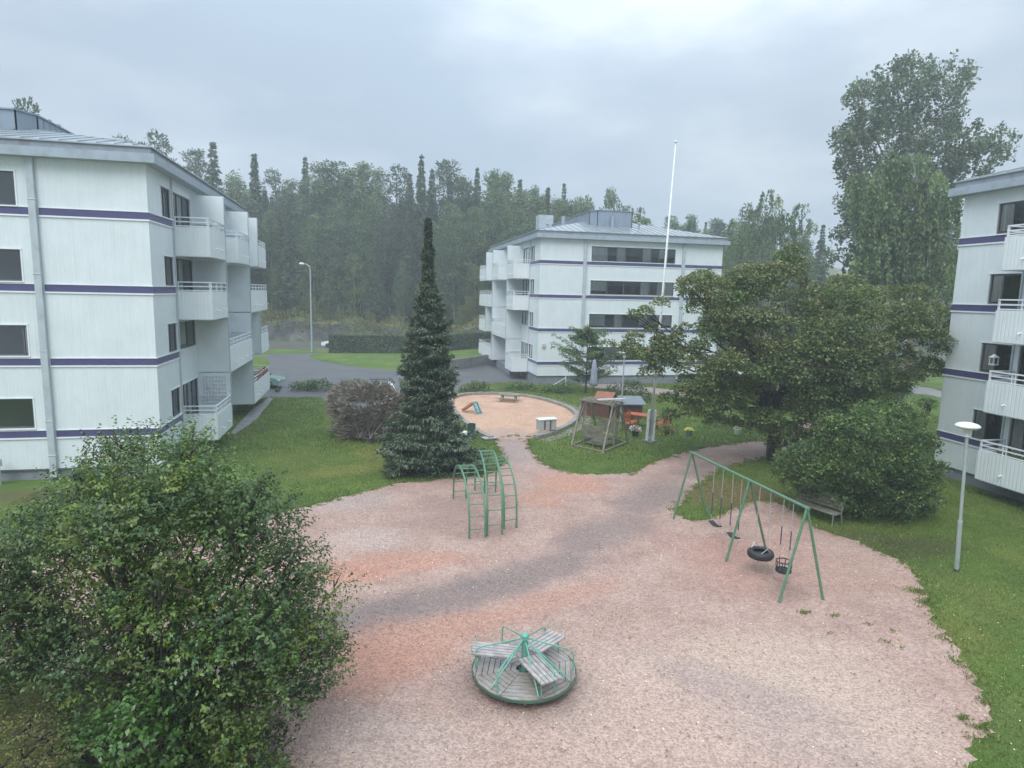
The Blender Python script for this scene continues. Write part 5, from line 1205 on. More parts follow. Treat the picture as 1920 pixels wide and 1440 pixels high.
# tufts and clover creeping over the edge of the gravel
rr = np.random.default_rng(8); gpn = np.array(grav_poly); Ps, Cs = [], []
for i in range(0, len(gpn)):
    if rr.random() < .7:
        n = rr.integers(4, 40); c = gpn[i] + rr.normal(size=2) * .10; Ps.append(np.stack([c[0] + rr.normal(size=n) * .09, c[1] + rr.normal(size=n) * .09, np.full(n, .01)], 1))
for (u, v, n, s) in [(1510, 1150, 60, .09), (1563, 1155, 25, .06), (1660, 1205, 22, .08), (1675, 1185, 10, .06), (1763, 1195, 40, .12), (1805, 1348, 45, .08), (1840, 1365, 90, .10), (1555, 1190, 8, .05), (1790, 1240, 30, .1), (1625, 1172, 12, .06), (1720, 1110, 150, .2), (1735, 1130, 120, .15), (1690, 1215, 8, .04)]:
    p = at(u, v); Ps.append(np.stack([p.x + rr.normal(size=n) * s, p.y + rr.normal(size=n) * s * .6, np.full(n, .01)], 1))
P = np.concatenate(Ps); n = len(P)
o = leaf_object('grass_tufts', P, np.stack([rr.normal(size=n) * .9, rr.normal(size=n) * .9, np.full(n, 1.)], 1), rr.normal(size=(n, 3)), .085 * rr.uniform(.5, 1.4, n), .025, np.array([(.07, .12, .03), (.10, .15, .04), (.15, .15, .06)])[rr.integers(0, 3, n)], m_leaf, None); tag(o, 'small weeds and grass tufts along the gravel edge', 'weeds', kind='stuff')
# fallen leaves and bits
n = 4200; X = rr.uniform(-8, 14, n); Y = rr.uniform(8, 26, n)
col = np.array([(.16, .10, .05), (.62, .58, .5), (.10, .07, .05), (.45, .38, .12)])[rr.choice(4, n, p=[.36, .12, .44, .08])]
o = leaf_object('leaf_litter', np.stack([X, Y, np.full(n, .03)], 1), np.stack([rr.normal(size=n), rr.normal(size=n), rr.normal(size=n) * .15], 1), np.tile([0, 0, 1.], (n, 1)), .05 * rr.uniform(.4, 1.3, n), .03, col, m_leaf, None); tag(o, 'scattered fallen leaves and litter on yard and lawn', 'leaf litter', kind='stuff')


# ------------------------------------------------------------------ merry-go-round
mc = Vector((0.38, 12.22, 0)); mg = thing('merry_go_round', 'round playground merry-go-round with mint green rails and wet grey boards', 'merry-go-round', tuple(mc))
R_ = 1.06; zd = .27
db = MB(); NS = 8; off = math.radians(18)
# deck: eight wedges of boards running parallel to the rim
for s_ in range(NS):
    a0 = off + 2 * math.pi * s_ / NS; a1 = off + 2 * math.pi * (s_ + 1) / NS; am = (a0 + a1) / 2; u = Vector((math.cos(am), math.sin(am), 0)); t_ = Vector((-u.y, u.x, 0)); hb_ = math.tan(math.pi / NS)
    r0 = .16
    while r0 < R_ - .02:
        r1 = min(r0 + .115, R_); z0, z1 = zd - .035, zd + random.uniform(-.003, .003)
        def lim(r):
            w_ = r * hb_ - .006; 
            if r * r + w_ * w_ > R_ * R_: w_ = math.sqrt(max(1e-4, R_ * R_ - r * r))
            return w_
        wa, wb = lim(r0), lim(r1 - .014)
        if wb < .02: wb = .02
        q = [mc + u * r0 - t_ * wa, mc + u * (r1 - .014) - t_ * wb, mc + u * (r1 - .014) + t_ * wb, mc + u * r0 + t_ * wa]
        db.hexa([(p.x, p.y, z0) for p in q] + [(p.x, p.y, z1) for p in q]); r0 = r1
db.build('deck', m_deck, mg)
rb = MB(); n = 56
for i in range(n):
    a, b = 2 * math.pi * i / n, 2 * math.pi * (i + 1) / n
    for (ra, rb_, za, zb_) in ((R_ + .003, R_ + .018, zd - .06, zd - .008),):
        p = [mc + Vector((math.cos(x) * r, math.sin(x) * r, 0)) for x, r in ((a, ra), (b, ra), (b, rb_), (a, rb_))]
        rb.hexa([(q.x, q.y, za) for q in p] + [(q.x, q.y, zb_) for q in p])
for i in range(4):
    a = i * math.pi / 4; d = Vector((math.cos(a), math.sin(a), 0)); rb.bar(mc - d * R_ + Z * (zd - .075), mc + d * R_ + Z * (zd - .075), .05, .05)
rb.build('rim', mat('dark_green_rim', (.05, .12, .08), .5, var=.2, dirt=(.1, .08, .05), dirt_scale=6), mg)
hbm = MB(); hbm.lathe(mc, [(.12, 0), (.075, .1), (.065, .15), (.065, .90), (.085, .92), (.085, 1.0), (.055, 1.03), (0, 1.03)], 12); hbm.build('hub', m_mint, mg)
def rail(ang, r1=1.0, ztop=.93, z1=.72, droop=False):
    d = Vector((math.cos(ang), math.sin(ang), 0)); t = MB()
    pts = [mc + d * .05 + Z * ztop, mc + d * (r1 - .12) + Z * (z1 + .015), mc + d * (r1 - .03) + Z * (z1 - .03), mc + d * r1 + Z * (z1 - .12), mc + d * r1 + Z * (zd)]
    t.tube(pts, .016, 8); t.build('handrail', m_mint, mg)
for deg in (182, 118, 62, 357, 238, 305): rail(math.radians(deg))
for deg in (228, 285, 335):
    d = Vector((math.cos(math.radians(deg)), math.sin(math.radians(deg)), 0)); t = MB(); t.tube([mc + d * .06 + Z * .88, mc + d * 1.0 + Z * (zd + .01)], .016, 8); t.build('brace', m_mint, mg)
for deg in (172, 48, 298):
    a = math.radians(deg); d = Vector((math.cos(a), math.sin(a), 0)); tt = Vector((-d.y, d.x, 0)); b = MB()
    for k in range(5):
        o_ = (k - 2) * .098; b.bar(mc + d * .16 + tt * o_ + Z * .60, mc + d * 1.08 + tt * o_ + Z * .60, .078, .028)
    so = b.build('seat', m_wood, mg)
    f = MB()
    for rr_ in (.42, .92): f.bar(mc + d * rr_ - tt * .2 + Z * .57, mc + d * rr_ + tt * .2 + Z * .57, .03, .025)
    f.tube([mc + d * .92 - tt * .15 + Z * .56, mc + d * .96 - tt * .15 + Z * zd], .012, 6); f.tube([mc + d * .92 + tt * .15 + Z * .56, mc + d * .96 + tt * .15 + Z * zd], .012, 6)
    f.tube([mc + d * 1.03 - tt * .24 + Z * .60, mc + d * 1.08 - tt * .22 + Z * .76, mc + d * 1.08 + tt * .22 + Z * .76, mc + d * 1.03 + tt * .24 + Z * .60], .007, 6)
    f.build('seat_frame', m_mint, so)

# ------------------------------------------------------------------ climbing arches
def arch_pts(a, b, h, n=26, p=.62):
    a = Vector(a); b = Vector(b); out = []
    for i in range(n + 1):
        t = math.pi * i / n; x = -math.cos(t); q = (x + 1) / 2; zz = h * (max(0.0, math.sin(t)) ** p)
        out.append(Vector((a.x + (b.x - a.x) * q, a.y + (b.y - a.y) * q, zz)))
    return out
def climber(na, nb, fa, fb, h, label, rungs=15):
    t = thing('climbing_arch', label, 'climbing frame', (na[0], na[1], 0), 'three green ladder arches standing side by side')
    A_ = arch_pts(na, fa, h); B_ = arch_pts(nb, fb, h)
    for s_ in (A_, B_):
        m = MB(); m.tube([s_[0] - Z * .1] + s_ + [s_[-1] - Z * .1], .034, 8); m.build('side_rail', m_green, t)
    # rungs evenly spaced along the curve
    Ls = [0]; 
    for i in range(1, len(A_)): Ls.append(Ls[-1] + (A_[i] - A_[i - 1]).length)
    for k in range(rungs):
        d = Ls[-1] * (k + .75) / (rungs + .5); i = next(j for j in range(1, len(Ls)) if Ls[j] >= d); f = (d - Ls[i - 1]) / (Ls[i] - Ls[i - 1])
        m = MB(); m.tube([A_[i - 1].lerp(A_[i], f), B_[i - 1].lerp(B_[i], f)], .018, 6); m.build('rung', m_green, t)
climber((-1.27, 19.8), (-.76, 19.92), (-2.16, 23.8), (-1.68, 23.9), 1.75, 'left and lowest of the three green ladder arches, beside the lawn edge')
climber((-.70, 20.05), (-.22, 20.2), (-1.40, 24.9), (-.92, 25.0), 2.12, 'middle and highest of the three green ladder arches')
climber((-.16, 20.7), (.26, 20.85), (-1.0, 24.55), (-.56, 24.7), 1.88, 'right one of the three green ladder arches, nearest the sandy path')

# ------------------------------------------------------------------ swing frame and swings
TN, TF = Vector((7.79, 16.15, 2.5)), Vector((6.36, 21.9, 2.5)); TM_ = TF.lerp(TN, .575)
dsw = (TF - TN).normalized(); perp = Vector((dsw.y, -dsw.x, 0))
sf = thing('playground_swing_set', 'long green tubular swing frame on three pairs of splayed legs', 'swing frame', tuple((TN.x, TN.y, 0)))
b = MB(); b.tube([TN - dsw * .08, TF + dsw * .05], .04, 12); b.build('top_beam', m_green, sf)
for T_, l, r in ((TN, (7.13, 15.87), (8.41, 16.08)), (TM_, (6.58, 18.44), (8.21, 19.47)), (TF, (5.89, 22.09), (7.22, 22.45))):
    for q in (l, r):
        m = MB(); m.tube([T_ + Z * .01, (q[0], q[1], -.05)], .038, 10); m.build('leg', m_green, sf)
def chains(t0, t1, zbot, ring=0.0, spread=None, handles=False, parent=None, tilt=0):
    out = []
    for t_, sgn in ((t0, 1), (t1, -1)):
        top = TN.lerp(TF, t_) - Z * .04; bot = Vector((top.x, top.y, zbot)) + dsw * (spread or 0) * sgn + perp * tilt
        m = MB(); n = int((top.z - zbot) / .045)
        for i in range(n):
            a = top.lerp(bot, i / n); c_ = top.lerp(bot, (i + 1.12) / n); o2 = (Vector((.009, 0, 0)) if i % 2 else Vector((0, .009, 0)))
            m.tube([a - o2, c_ - o2], .0055, 4, cap=False); m.tube([a + o2, c_ + o2], .0055, 4, cap=False)
        ch = m.build('chain', m_chain, parent)
        if handles:
            g_ = MB(); g_.tube([top.lerp(bot, handles[0]), top.lerp(bot, handles[1])], .017, 8); g_.build('chain_sleeve', mat('violet_rubber', (.06, .05, .10), .6), ch)
        out.append(bot)
    return out
for (t0, t1, lb) in ((.662, .752, 'flat black rubber swing seat nearest the far end of the green frame'), (.489, .569, 'flat black rubber swing seat just beyond the middle legs of the green frame')):
    c0 = TN.lerp(TF, (t0 + t1) / 2); th_ = thing('swing', lb, 'swing', (c0.x, c0.y, .5), 'swings hanging from the green frame')
    bo = chains(t0, t1, .56, parent=th_, spread=.02, handles=(.5, .88)); s_ = MB(); a_, c_ = bo; dd = (c_ - a_).normalized(); n = 8
    for i in range(n):
        f0, f1 = -.06 + 1.12 * i / n, -.06 + 1.12 * (i + 1) / n; z_ = lambda f: -.05 * math.sin(math.pi * max(0, min(1, f))) - .0
        p0, p1 = a_.lerp(c_, f0) + Z * z_(f0), a_.lerp(c_, f1) + Z * z_(f1)
        s_.hexa([p0 - perp * .085 - Z * .035, p1 - perp * .085 - Z * .035, p1 + perp * .085 - Z * .035, p0 + perp * .085 - Z * .035, p0 - perp * .085, p1 - perp * .085, p1 + perp * .085, p0 + perp * .085])
    s_.build('seat', m_rubber, th_)
c0 = TN.lerp(TF, .295); th_ = thing('tyre_swing', 'black tyre hung flat on chains from the green swing frame', 'swing', (c0.x, c0.y, .55), 'swings hanging from the green frame')
bo = chains(.253, .336, .78, parent=th_, spread=-.05)
ty = MB(); cc = Vector((c0.x, c0.y, .52)); ty.lathe(cc, [(.20, -.09), (.24, -.10), (.33, -.10), (.365, -.06), (.375, 0), (.365, .06), (.33, .10), (.24, .10), (.20, .09), (.215, .04), (.33, .03), (.335, -.03), (.215, -.04), (.20, -.09)], 40); ty.build('tyre', m_rubber, th_, smooth=True)
hk = MB()
for sgn in (-1, 1):
    for s2 in (-1, 1): hk.tube([cc + dsw * sgn * (-.24) + perp * s2 * .15 + Z * .10, (bo[0] if sgn == 1 else bo[1]) ], .012, 6)
hk.build('strap', m_steel, th_)
c0 = TN.lerp(TF, .12); th_ = thing('toddler_swing', 'black caged toddler bucket swing at the near end of the green frame', 'swing', (c0.x, c0.y, .5), 'swings hanging from the green frame')
bo = chains(.088, .155, .80, parent=th_, spread=.0, handles=(.48, .80))
bk = MB(); cc = Vector((c0.x, c0.y, .50))
def ringp(z, r, n=20): return [cc + Vector((math.cos(2 * math.pi * i / n) * r, math.sin(2 * math.pi * i / n) * r, z)) for i in range(n + 1)]
bk.tube(ringp(.24, .20), .018, 6); bk.tube(ringp(-.02, .18), .014, 6)
for i in range(8):
    a = 2 * math.pi * i / 8 + .2; d_ = Vector((math.cos(a), math.sin(a), 0)); bk.tube([cc + d_ * .20 + Z * .24, cc + d_ * .205 + Z * .1, cc + d_ * .17 + Z * -.04], .013, 6)
bk.tube([cc - dsw * .2 + Z * .24, bo[0] if (bo[0] - (cc - dsw * .2)).length < (bo[1] - (cc - dsw * .2)).length else bo[1]], .008, 6); bk.tube([cc + dsw * .2 + Z * .24, bo[1] if (bo[0] - (cc - dsw * .2)).length < (bo[1] - (cc - dsw * .2)).length else bo[0]], .008, 6)
bk.build('cage', m_rubber, th_)
pn = MB(); pn.lathe(cc, [(0, -.07), (.19, -.07), (.21, -.05), (.21, .0), (.17, -.02), (0, -.03)], 20); pn.build('seat', m_rubber, th_)

# ------------------------------------------------------------------ bench behind the swings (seen from its back corner)
bc = at(1548, 985); bt = thing('park_bench', 'weathered grey slatted bench with tubular frame under the dark shrub', 'bench', tuple(bc))
ex = Vector((.50, -.866, 0)); ey = Vector((-.866, -.50, 0))  # ey: the way it faces (towards the swings)
o0 = Vector((11.3, 22.6, 0)); TB = lambda x, y, z: o0 + ex * x + ey * y + Z * z
b = MB()
for k in range(5): b.bar(TB(-.85, .02 + .095 * k, .44), TB(.85, .02 + .095 * k, .44), .08, .03)
b.build('seat', m_arbor, bt)
b = MB()
for k in range(4): b.bar(TB(-.85, -.06 - .035 * k, .56 + .11 * k), TB(.85, -.06 - .035 * k, .56 + .11 * k), .03, .10)
b.build('backrest', m_arbor, bt)
b = MB()
for x in (-.88, .88): b.tube([TB(x, .45, 0), TB(x, .43, .42), TB(x, -.02, .42), TB(x, -.20, 1.0)], .022, 8); b.tube([TB(x, -.02, .42), TB(x, -.12, 0)], .022, 8)
b.tube([TB(-.88, -.20, 1.0), TB(.88, -.20, 1.0)], .022, 8); b.tube([TB(0, -.10, .42), TB(0, -.20, 1.0)], .018, 8)
b.build('frame', mat('dull_grey_tube', (.20, .21, .20), .5), bt)

# ------------------------------------------------------------------ yard lamps
def yard_lamp(x, y, h, label, lean=(0, 0)):
    t = thing('yard_lamp', label, 'lamp post', (x, y, 0), 'white round-headed yard lamps'); b0 = Vector((x, y, 0)); tp = b0 + Vector((lean[0], lean[1], h))
    m = MB(); m.lathe(b0, [(.09, 0), (.09, .03), (.075, .06)], 16); m.build('base_ring', m_rubber, t)
    m = MB(); m.tube([b0, b0.lerp(tp, .34)], .062, 12); m.tube([b0.lerp(tp, .33), b0.lerp(tp, .35)], .068, 12); m.tube([b0.lerp(tp, .34), b0.lerp(tp, .93)], .044, 12); m.build('pole', m_steel, t, smooth=False)
    m = MB(); m.lathe(tp, [(.07, -.36), (.10, -.34), (.10, -.30), (.05, -.29), (.05, -.12), (.12, -.11)], 16)
    for k in range(4):
        a = k * math.pi / 2 + .4; m.bar(tp + Vector((math.cos(a) * .11, math.sin(a) * .11, -.33)), tp + Vector((math.cos(a) * .13, math.sin(a) * .13, -.11)), .02, .02)
    m.build('lamp_holder', m_white, t)
    m = MB(); m.lathe(tp, [(0, -.10), (.20, -.115), (.24, -.10), (.235, -.075), (.29, -.07), (.325, -.04), (.31, -.005), (.26, .035), (.14, .07), (0, .085)], 36); m.build('lamp_head', m_white, t, smooth=True)
yard_lamp(13.36, 18.15, 4.42, 'near grey yard lamp with a flat round white head on the right lawn', (-.20, 0))
yard_lamp(6.85, 39.4, 4.45, 'farther yard lamp with a round white head, behind the garden swing', (.05, 0))
# street lamp
p = at(585, 660); t = thing('street_lamp', 'tall grey street lamp with a curved arm at the end of the lawn island', 'street lamp', tuple(p)); m = MB()
m.tube([p, p + Z * 4, p + Z * 10.1, p + Vector((-.1, 0, 10.6)), p + Vector((-.5, 0, 10.85)), p + Vector((-.8, 0, 10.85))], [.13, .10, .075, .06, .05, .045], 10); m.build('pole', m_steel, t)
m = MB(); q = p + Vector((-1.05, 0, 10.86)); m.lathe(q + Vector((.35, 0, 0)), [(.03, 0), (.12, .1), (.15, .35), (.10, .6), (0, .68)], 12, axis=(-1, 0, .08)); m.build('lamp_head', m_white, t, smooth=True)
# flagpole with its tilting stand
fb_ = at(1218, 828); ft = thing('flagpole', 'very tall white slightly leaning flagpole rising from a white box stand', 'flagpole', tuple(fb_))
top = aty(1267, 268, fb_.y + .3); dirp = (top - fb_).normalized()
m = MB(); m.tube([fb_ + dirp * .35, fb_ + (top - fb_) * .5, top], [.065, .055, .028], 12); m.lathe(top, [(.0, -.02), (.07, .02), (.08, .06), (.05, .11), (0, .13)], 12); m.build('pole', m_white, ft, smooth=True)
m = MB()
for sx, sy in ((-.17, 0), (.17, 0), (0, .17)): m.bar(fb_ + Vector((sx, sy, .08)), fb_ + Vector((sx, sy, 0)) + dirp * 1.75, .10 if sy == 0 else .26, .07 if sy else .22, up=(0, 1, 0))
m.build('stand', m_white, ft)
m = MB(); cq = fb_; m.hexa([(cq.x - .45, cq.y - .05, .02), (cq.x + .05, cq.y - .42, .02), (cq.x + .45, cq.y + .05, .02), (cq.x - .05, cq.y + .42, .02), (cq.x - .45, cq.y - .05, .09), (cq.x + .05, cq.y - .42, .09), (cq.x + .45, cq.y + .05, .09), (cq.x - .05, cq.y + .42, .09)]); m.build('base_plate', m_terr, ft)
m = MB(); m.tube([fb_ + Vector((.08, -.1, 1.2)), top + Vector((.05, -.05, -.1))], .008, 4); m.build('halyard', m_white, ft)

# ------------------------------------------------------------------ garden swing seat (two facing benches in a timber A frame)
gs = thing('garden_swing', 'weathered timber garden swing with two facing benches under a slatted top', 'garden swing', (4.75, 33.4, 0))
e1 = Vector((.72, -.69, 0)); e2 = Vector((.57, .82, 0)); g0 = Vector((4.75, 33.35, 0)); TG = lambda x, y, z: g0 + e1 * x + e2 * y + Z * z
hx, hy, ht = 1.0, 1.45, 2.25
for x in (-hx, hx):
    m = MB()
    for y in (-hy, hy): m.bar(TG(x, y, 0), TG(x, y * .36, ht), .09, .07)
    m.bar(TG(x, -hy * .98, .08), TG(x, hy * .98, .08), .09, .06); m.bar(TG(x, -.62, ht), TG(x, .62, ht), .08, .12)
    m.bar(TG(x, -hy * .68, 1.1), TG(x, -.1, ht - .1), .06, .05); m.bar(TG(x, hy * .68, 1.1), TG(x, .1, ht - .1), .06, .05)
    m.bar(TG(x, -.22, .1), TG(x, -.22, ht), .06, .07)
    m.build('side_frame', m_arbor, gs)
m = MB()
for y in (-.55, 0, .55): m.bar(TG(-hx - .12, y, ht + .09), TG(hx + .12, y, ht + .09), .09, .06)
for k in range(9): m.bar(TG(-hx + .06 + k * .235, -.62, ht + .14), TG(-hx + .06 + k * .235, .62, ht + .14), .09, .022)
m.build('top_slats', m_arbor, gs)
m = MB(); m.bar(TG(hx - .9, -.66, ht + .28), TG(hx + .2, .55, ht + .32), .14, .05); m.build('white_board', m_white, gs)
m = MB()
for y in (-hy, hy): m.bar(TG(-hx + .03, y * .98, .07), TG(hx - .03, y * .98, .07), .07, .06)
m.build('ground_beams', m_arbor, gs)
for sg in (-1, 1):
    yb = sg * .82
    m = MB()
    for k in range(4): m.bar(TG(-.62, yb - sg * (.06 + .11 * k), .52), TG(.62, yb - sg * (.06 + .11 * k), .52), .09, .025)
    so = m.build('seat', m_arbor, gs)
    m = MB()
    for k in range(5): m.bar(TG(-.62, yb + sg * (.02 + .03 * k), .66 + .12 * k), TG(.62, yb + sg * (.02 + .03 * k), .66 + .12 * k), .025, .11)
    for x in (-.62, 0, .62): m.bar(TG(x, yb - sg * .04, .12), TG(x, yb + sg * .16, 1.25), .05, .06)
    m.build('backrest', m_arbor, so)
m = MB()
for k in range(7): m.bar(TG(-.6, -.6 + .2 * k, .16), TG(.6, -.6 + .2 * k, .16), .12, .025)
for x in (-.66, .66):
    for y in (-.5, .5): m.bar(TG(x, y, .16), TG(x * 1.35, y * .5, ht - .05), .03, .04)
    m.bar(TG(x, -.95, .3), TG(x, .95, .3), .04, .06)
m.build('foot_platform', m_arbor, gs)

# ------------------------------------------------------------------ picnic corner
tc_ = at(1210, 806); pt_ = thing('garden_table', 'orange-brown wooden garden table beside the white flagpole stand', 'table', (tc_.x - .1, tc_.y + .6, 0))
k0 = Vector((7.95, 38.3, 0)); f1_ = Vector((.86, -.5, 0)); f2_ = Vector((.5, .86, 0)); TT = lambda x, y, z: k0 + f1_ * x + f2_ * y + Z * z
m = MB()
for k in range(6): m.bar(TT(-.95, -.38 + .15 * k, .75), TT(.95, -.38 + .15 * k, .75), .13, .035)
m.build('tabletop', m_orange, pt_)
for x in (-.75, .75):
    for y in (-.3, .3):
        m = MB(); m.bar(TT(x, y, 0), TT(x, y, .73), .09, .09); m.build('leg', m_brown, pt_)
def gbench(c_, ax, ay, w_, label):
    t = thing('garden_bench', label, 'bench', (c_[0], c_[1], 0)); c_ = Vector(c_); TQ = lambda x, y, z: c_ + ax * x + ay * y + Z * z
    m = MB()
    for k in range(4): m.bar(TQ(-w_, .05 + .11 * k, .44), TQ(w_, .05 + .11 * k, .44), .095, .03)
    m.build('seat', m_orange, t); m = MB()
    for k in range(4): m.bar(TQ(-w_, -.03 - .03 * k, .56 + .12 * k), TQ(w_, -.03 - .03 * k, .56 + .12 * k), .03, .10)
    m.build('backrest', m_orange, t); m = MB()
    for x in (-w_ + .04, w_ - .04): m.bar(TQ(x, .42, 0), TQ(x, .42, .6), .06, .06); m.bar(TQ(x, 0, 0), TQ(x, -.14, 1.02), .06, .06); m.bar(TQ(x, -.05, .62), TQ(x, .45, .62), .07, .03)
    m.build('frame', m_brown, t)
gbench((6.95, 37.6, 0), f2_, f1_, .75, 'orange-brown garden bench at the left end of the orange table')
gbench((9.3, 37.7, 0), -f2_, -f1_, .75, 'orange-brown garden bench at the right end of the orange table')
ph = thing('play_house', 'small dark play house with a flat grey roof behind the garden swing', 'play house', (7.6, 41.5, 0)); c_ = Vector((7.7, 41.3, 0)); TH = lambda x, y, z: c_ + Vector((.97, .05, 0)) * x + Vector((-.05, .97, 0)) * y + Z * z
m = MB(); m.box(-.85, .75, -.6, .6, 0, .95, TH); m.build('wall', m_brown, ph)
m = MB(); m.hexa([TH(-1.05, -.85, .94), TH(.95, -.85, .94), TH(.95, .85, 1.24), TH(-1.05, .85, 1.24), TH(-1.05, -.85, 1.0), TH(.95, -.85, 1.0), TH(.95, .85, 1.3), TH(-1.05, .85, 1.3)]); m.build('roof', m_bluegrey, ph)
ph2 = thing('play_house', 'little play house with a reddish-brown pitched roof behind the garden swing top', 'play house', (5.6, 41.9, 0)); c_ = Vector((5.75, 41.9, 0)); TH = lambda x, y, z: c_ + Vector((.9, -.42, 0)) * x + Vector((.42, .9, 0)) * y + Z * z
m = MB(); m.box(-1.0, 1.0, -.8, .8, 0, 1.05, TH); m.build('wall', m_brown, ph2)
m = MB()
for sg in (-1, 1): m.hexa([TH(-.1, sg * 1.0, 1.0), TH(1.15, sg * 1.0, 1.0), TH(1.15, 0, 1.55), TH(-.1, 0, 1.55), TH(-.1, sg * 1.0, 1.05), TH(1.15, sg * 1.0, 1.05), TH(1.15, 0, 1.6), TH(-.1, 0, 1.6)])
m.build('roof', mat('red_brown_roof', (.26, .10, .06), .7, var=.25, vscale=3), ph2)
# parasol, pots, flowers
pp = at(1112, 747); t = thing('closed_parasol', 'closed grey-blue striped garden parasol beyond the sand pit', 'parasol', tuple(pp)); m = MB(); m.tube([pp, pp + Z * 3.05], .03, 8); m.build('pole', m_brown, t)
m = MB(); prf = [(.05, 1.0), (.27, 1.03), (.25, 1.3), (.20, 2.2), (.13, 2.75), (.03, 3.0)]
for k in range(8):
    a = k * math.pi / 4
    pts = [pp + Vector((math.cos(a) * r * .72, math.sin(a) * r * .72, h)) for r, h in prf]; m.tube(pts, [.07, .11, .10, .085, .06, .03], 6)
m.build('canopy', m_fabric, t, smooth=True)
m = MB(); m.lathe(pp, [(.25, 0), (.25, .08), (.05, .1)], 14); m.build('foot', m_terr, t)
def pot(x, y, label, col, n, r, hgt, seed, potm=None):
    t = thing('flower_pot', label, 'flower pot', (x, y, 0)); b = Vector((x, y, 0)); m = MB(); m.lathe(b, [(0, 0), (.15, 0), (.21, .3), (.22, .34), (.18, .34), (0, .3)], 16); m.build('pot', potm or m_rubber, t)
    rr = np.random.default_rng(seed); d = unit(rr.normal(size=(n, 3))); d[:, 2] = np.abs(d[:, 2]); P = np.array([x, y, .34]) + d * r * rr.uniform(.4, 1, (n, 1)) * np.array([1, 1, hgt])
    cc = np.array(col)[rr.integers(0, len(col), n)]; leaf_object('flowers', P, d, rr.normal(size=(n, 3)), .10, .08, cc, m_leaf, t)
pot(7.05, 35.6, 'black pot of pink and white flowers left of the flagpole stand', [(.75, .72, .72), (.7, .68, .7), (.35, .16, .22), (.05, .08, .03)], 260, .34, .7, 1)
pot(8.95, 36.2, 'reddish bushy plant pot right of the flagpole stand', [(.28, .15, .09), (.16, .12, .05), (.35, .2, .12)], 260, .42, .6, 2, m_brown)
pot(10.2, 36.0, 'small pot of yellow flowers on the lawn right of the table', [(.6, .58, .12), (.55, .6, .3)], 90, .22, .5, 3, m_terr)
pot(13.2, 36.6, 'pale flower pot on the lawn behind the maple branches', [(.6, .55, .5), (.1, .14, .05)], 120, .22, .6, 4, m_white)

# sand pit furniture
b0 = Vector((2.0, 35.75, 0)); w1 = Vector((.93, .36, 0)); w2 = Vector((-.36, .93, 0)); TX = lambda x, y, z: b0 + w1 * x + w2 * y + Z * z
t = thing('toy_box', 'pale grey slatted toy box with a white lid standing on the sand pit kerb', 'toy box', tuple(b0)); m = MB(); m.box(-.52, .52, -.24, .24, .24, .84, TX)
for k in range(12): m.box(-.52 + .0875 * k + .004, -.52 + .0875 * (k + 1) - .008, -.262, -.242, .26, .82, TX)
m.build('body', mat('grey_white_slats', (.42, .43, .41), .7, var=.2, vscale=5), t); m = MB(); m.box(-.57, .57, -.3, .3, .842, .89, TX); m.build('lid', m_white, t); m = MB()
for x in (-.2, .15): m.box(x - .04, x + .04, -.275, -.264, .3, .8, TX)
m.build('brown_slats', m_brown, t)
pc = at(953, 752); t = thing('picnic_table', 'low weathered picnic table with attached benches at the back of the sand pit', 'picnic table', tuple(pc)); w1 = Vector((.97, -.22, 0)); w2 = Vector((.22, .97, 0)); TX = lambda x, y, z: pc + w1 * x + w2 * y + Z * z
m = MB()
for k in range(5): m.bar(TX(-.75, -.28 + .14 * k, .5), TX(.75, -.28 + .14 * k, .5), .12, .035)
m.build('tabletop', m_arbor, t)
for sg in (-1, 1):
    m = MB(); m.bar(TX(-.75, sg * .62, .28), TX(.75, sg * .62, .28), .24, .035); m.build('bench_seat', m_arbor, t)
for x in (-.5, .5):
    m = MB(); m.bar(TX(x, -.7, .245), TX(x, .7, .245), .05, .06); m.bar(TX(x + .04, -.45, 0), TX(x + .04, -.2, .47), .05, .06); m.bar(TX(x + .04, .45, 0), TX(x + .04, .2, .47), .05, .06); m.build('leg', m_arbor, t)
sc_ = at(890, 775); t = thing('toy_slide', 'small blue and orange plastic toddler slide in the sand pit', 'toy slide', tuple(sc_))
w1 = Vector((.82, -.57, 0)); w2 = Vector((.57, .82, 0)); TX = lambda x, y, z: sc_ + w1 * x + w2 * y + Z * z
for y in (-.2, .2):
    m = MB(); m.bar(TX(0, y, .75), TX(.42, y, 0), .06, .10); m.build('ladder_side', m_plastic_b, t)
m = MB()
for k in range(4): f = (k + .4) / 4.2; m.bar(TX(.42 * f, -.17, .75 * (1 - f)), TX(.42 * f, .17, .75 * (1 - f)), .11, .04)
m.build('steps', m_plastic_b, t); m = MB()
m.hexa([TX(-.03, -.17, .66), TX(-.03, .17, .66), TX(-.95, .17, .05), TX(-.95, -.17, .05), TX(-.03, -.17, .70), TX(-.03, .17, .70), TX(-.95, .17, .09), TX(-.95, -.17, .09)])
for y in (-.19, .19): m.bar(TX(-.03, y, .74), TX(-.95, y, .13), .04, .12)
m.build('chute', m_plastic_o, t)
bp_ = at(884, 823); t = thing('waste_bin', 'dark green round waste bin right of the spruce skirt', 'waste bin', tuple(bp_)); m = MB(); m.lathe(bp_, [(.0, .03), (.19, .03), (.21, .1), (.21, .78), (.225, .8), (.225, .84), (.18, .84), (.17, .5), (0, .5)], 20); m.build('body', m_bin, t)
m = MB(); m.lathe(bp_, [(0, 0), (.24, 0), (.24, .03), (0, .03)], 16); m.build('foot', m_terr, t)
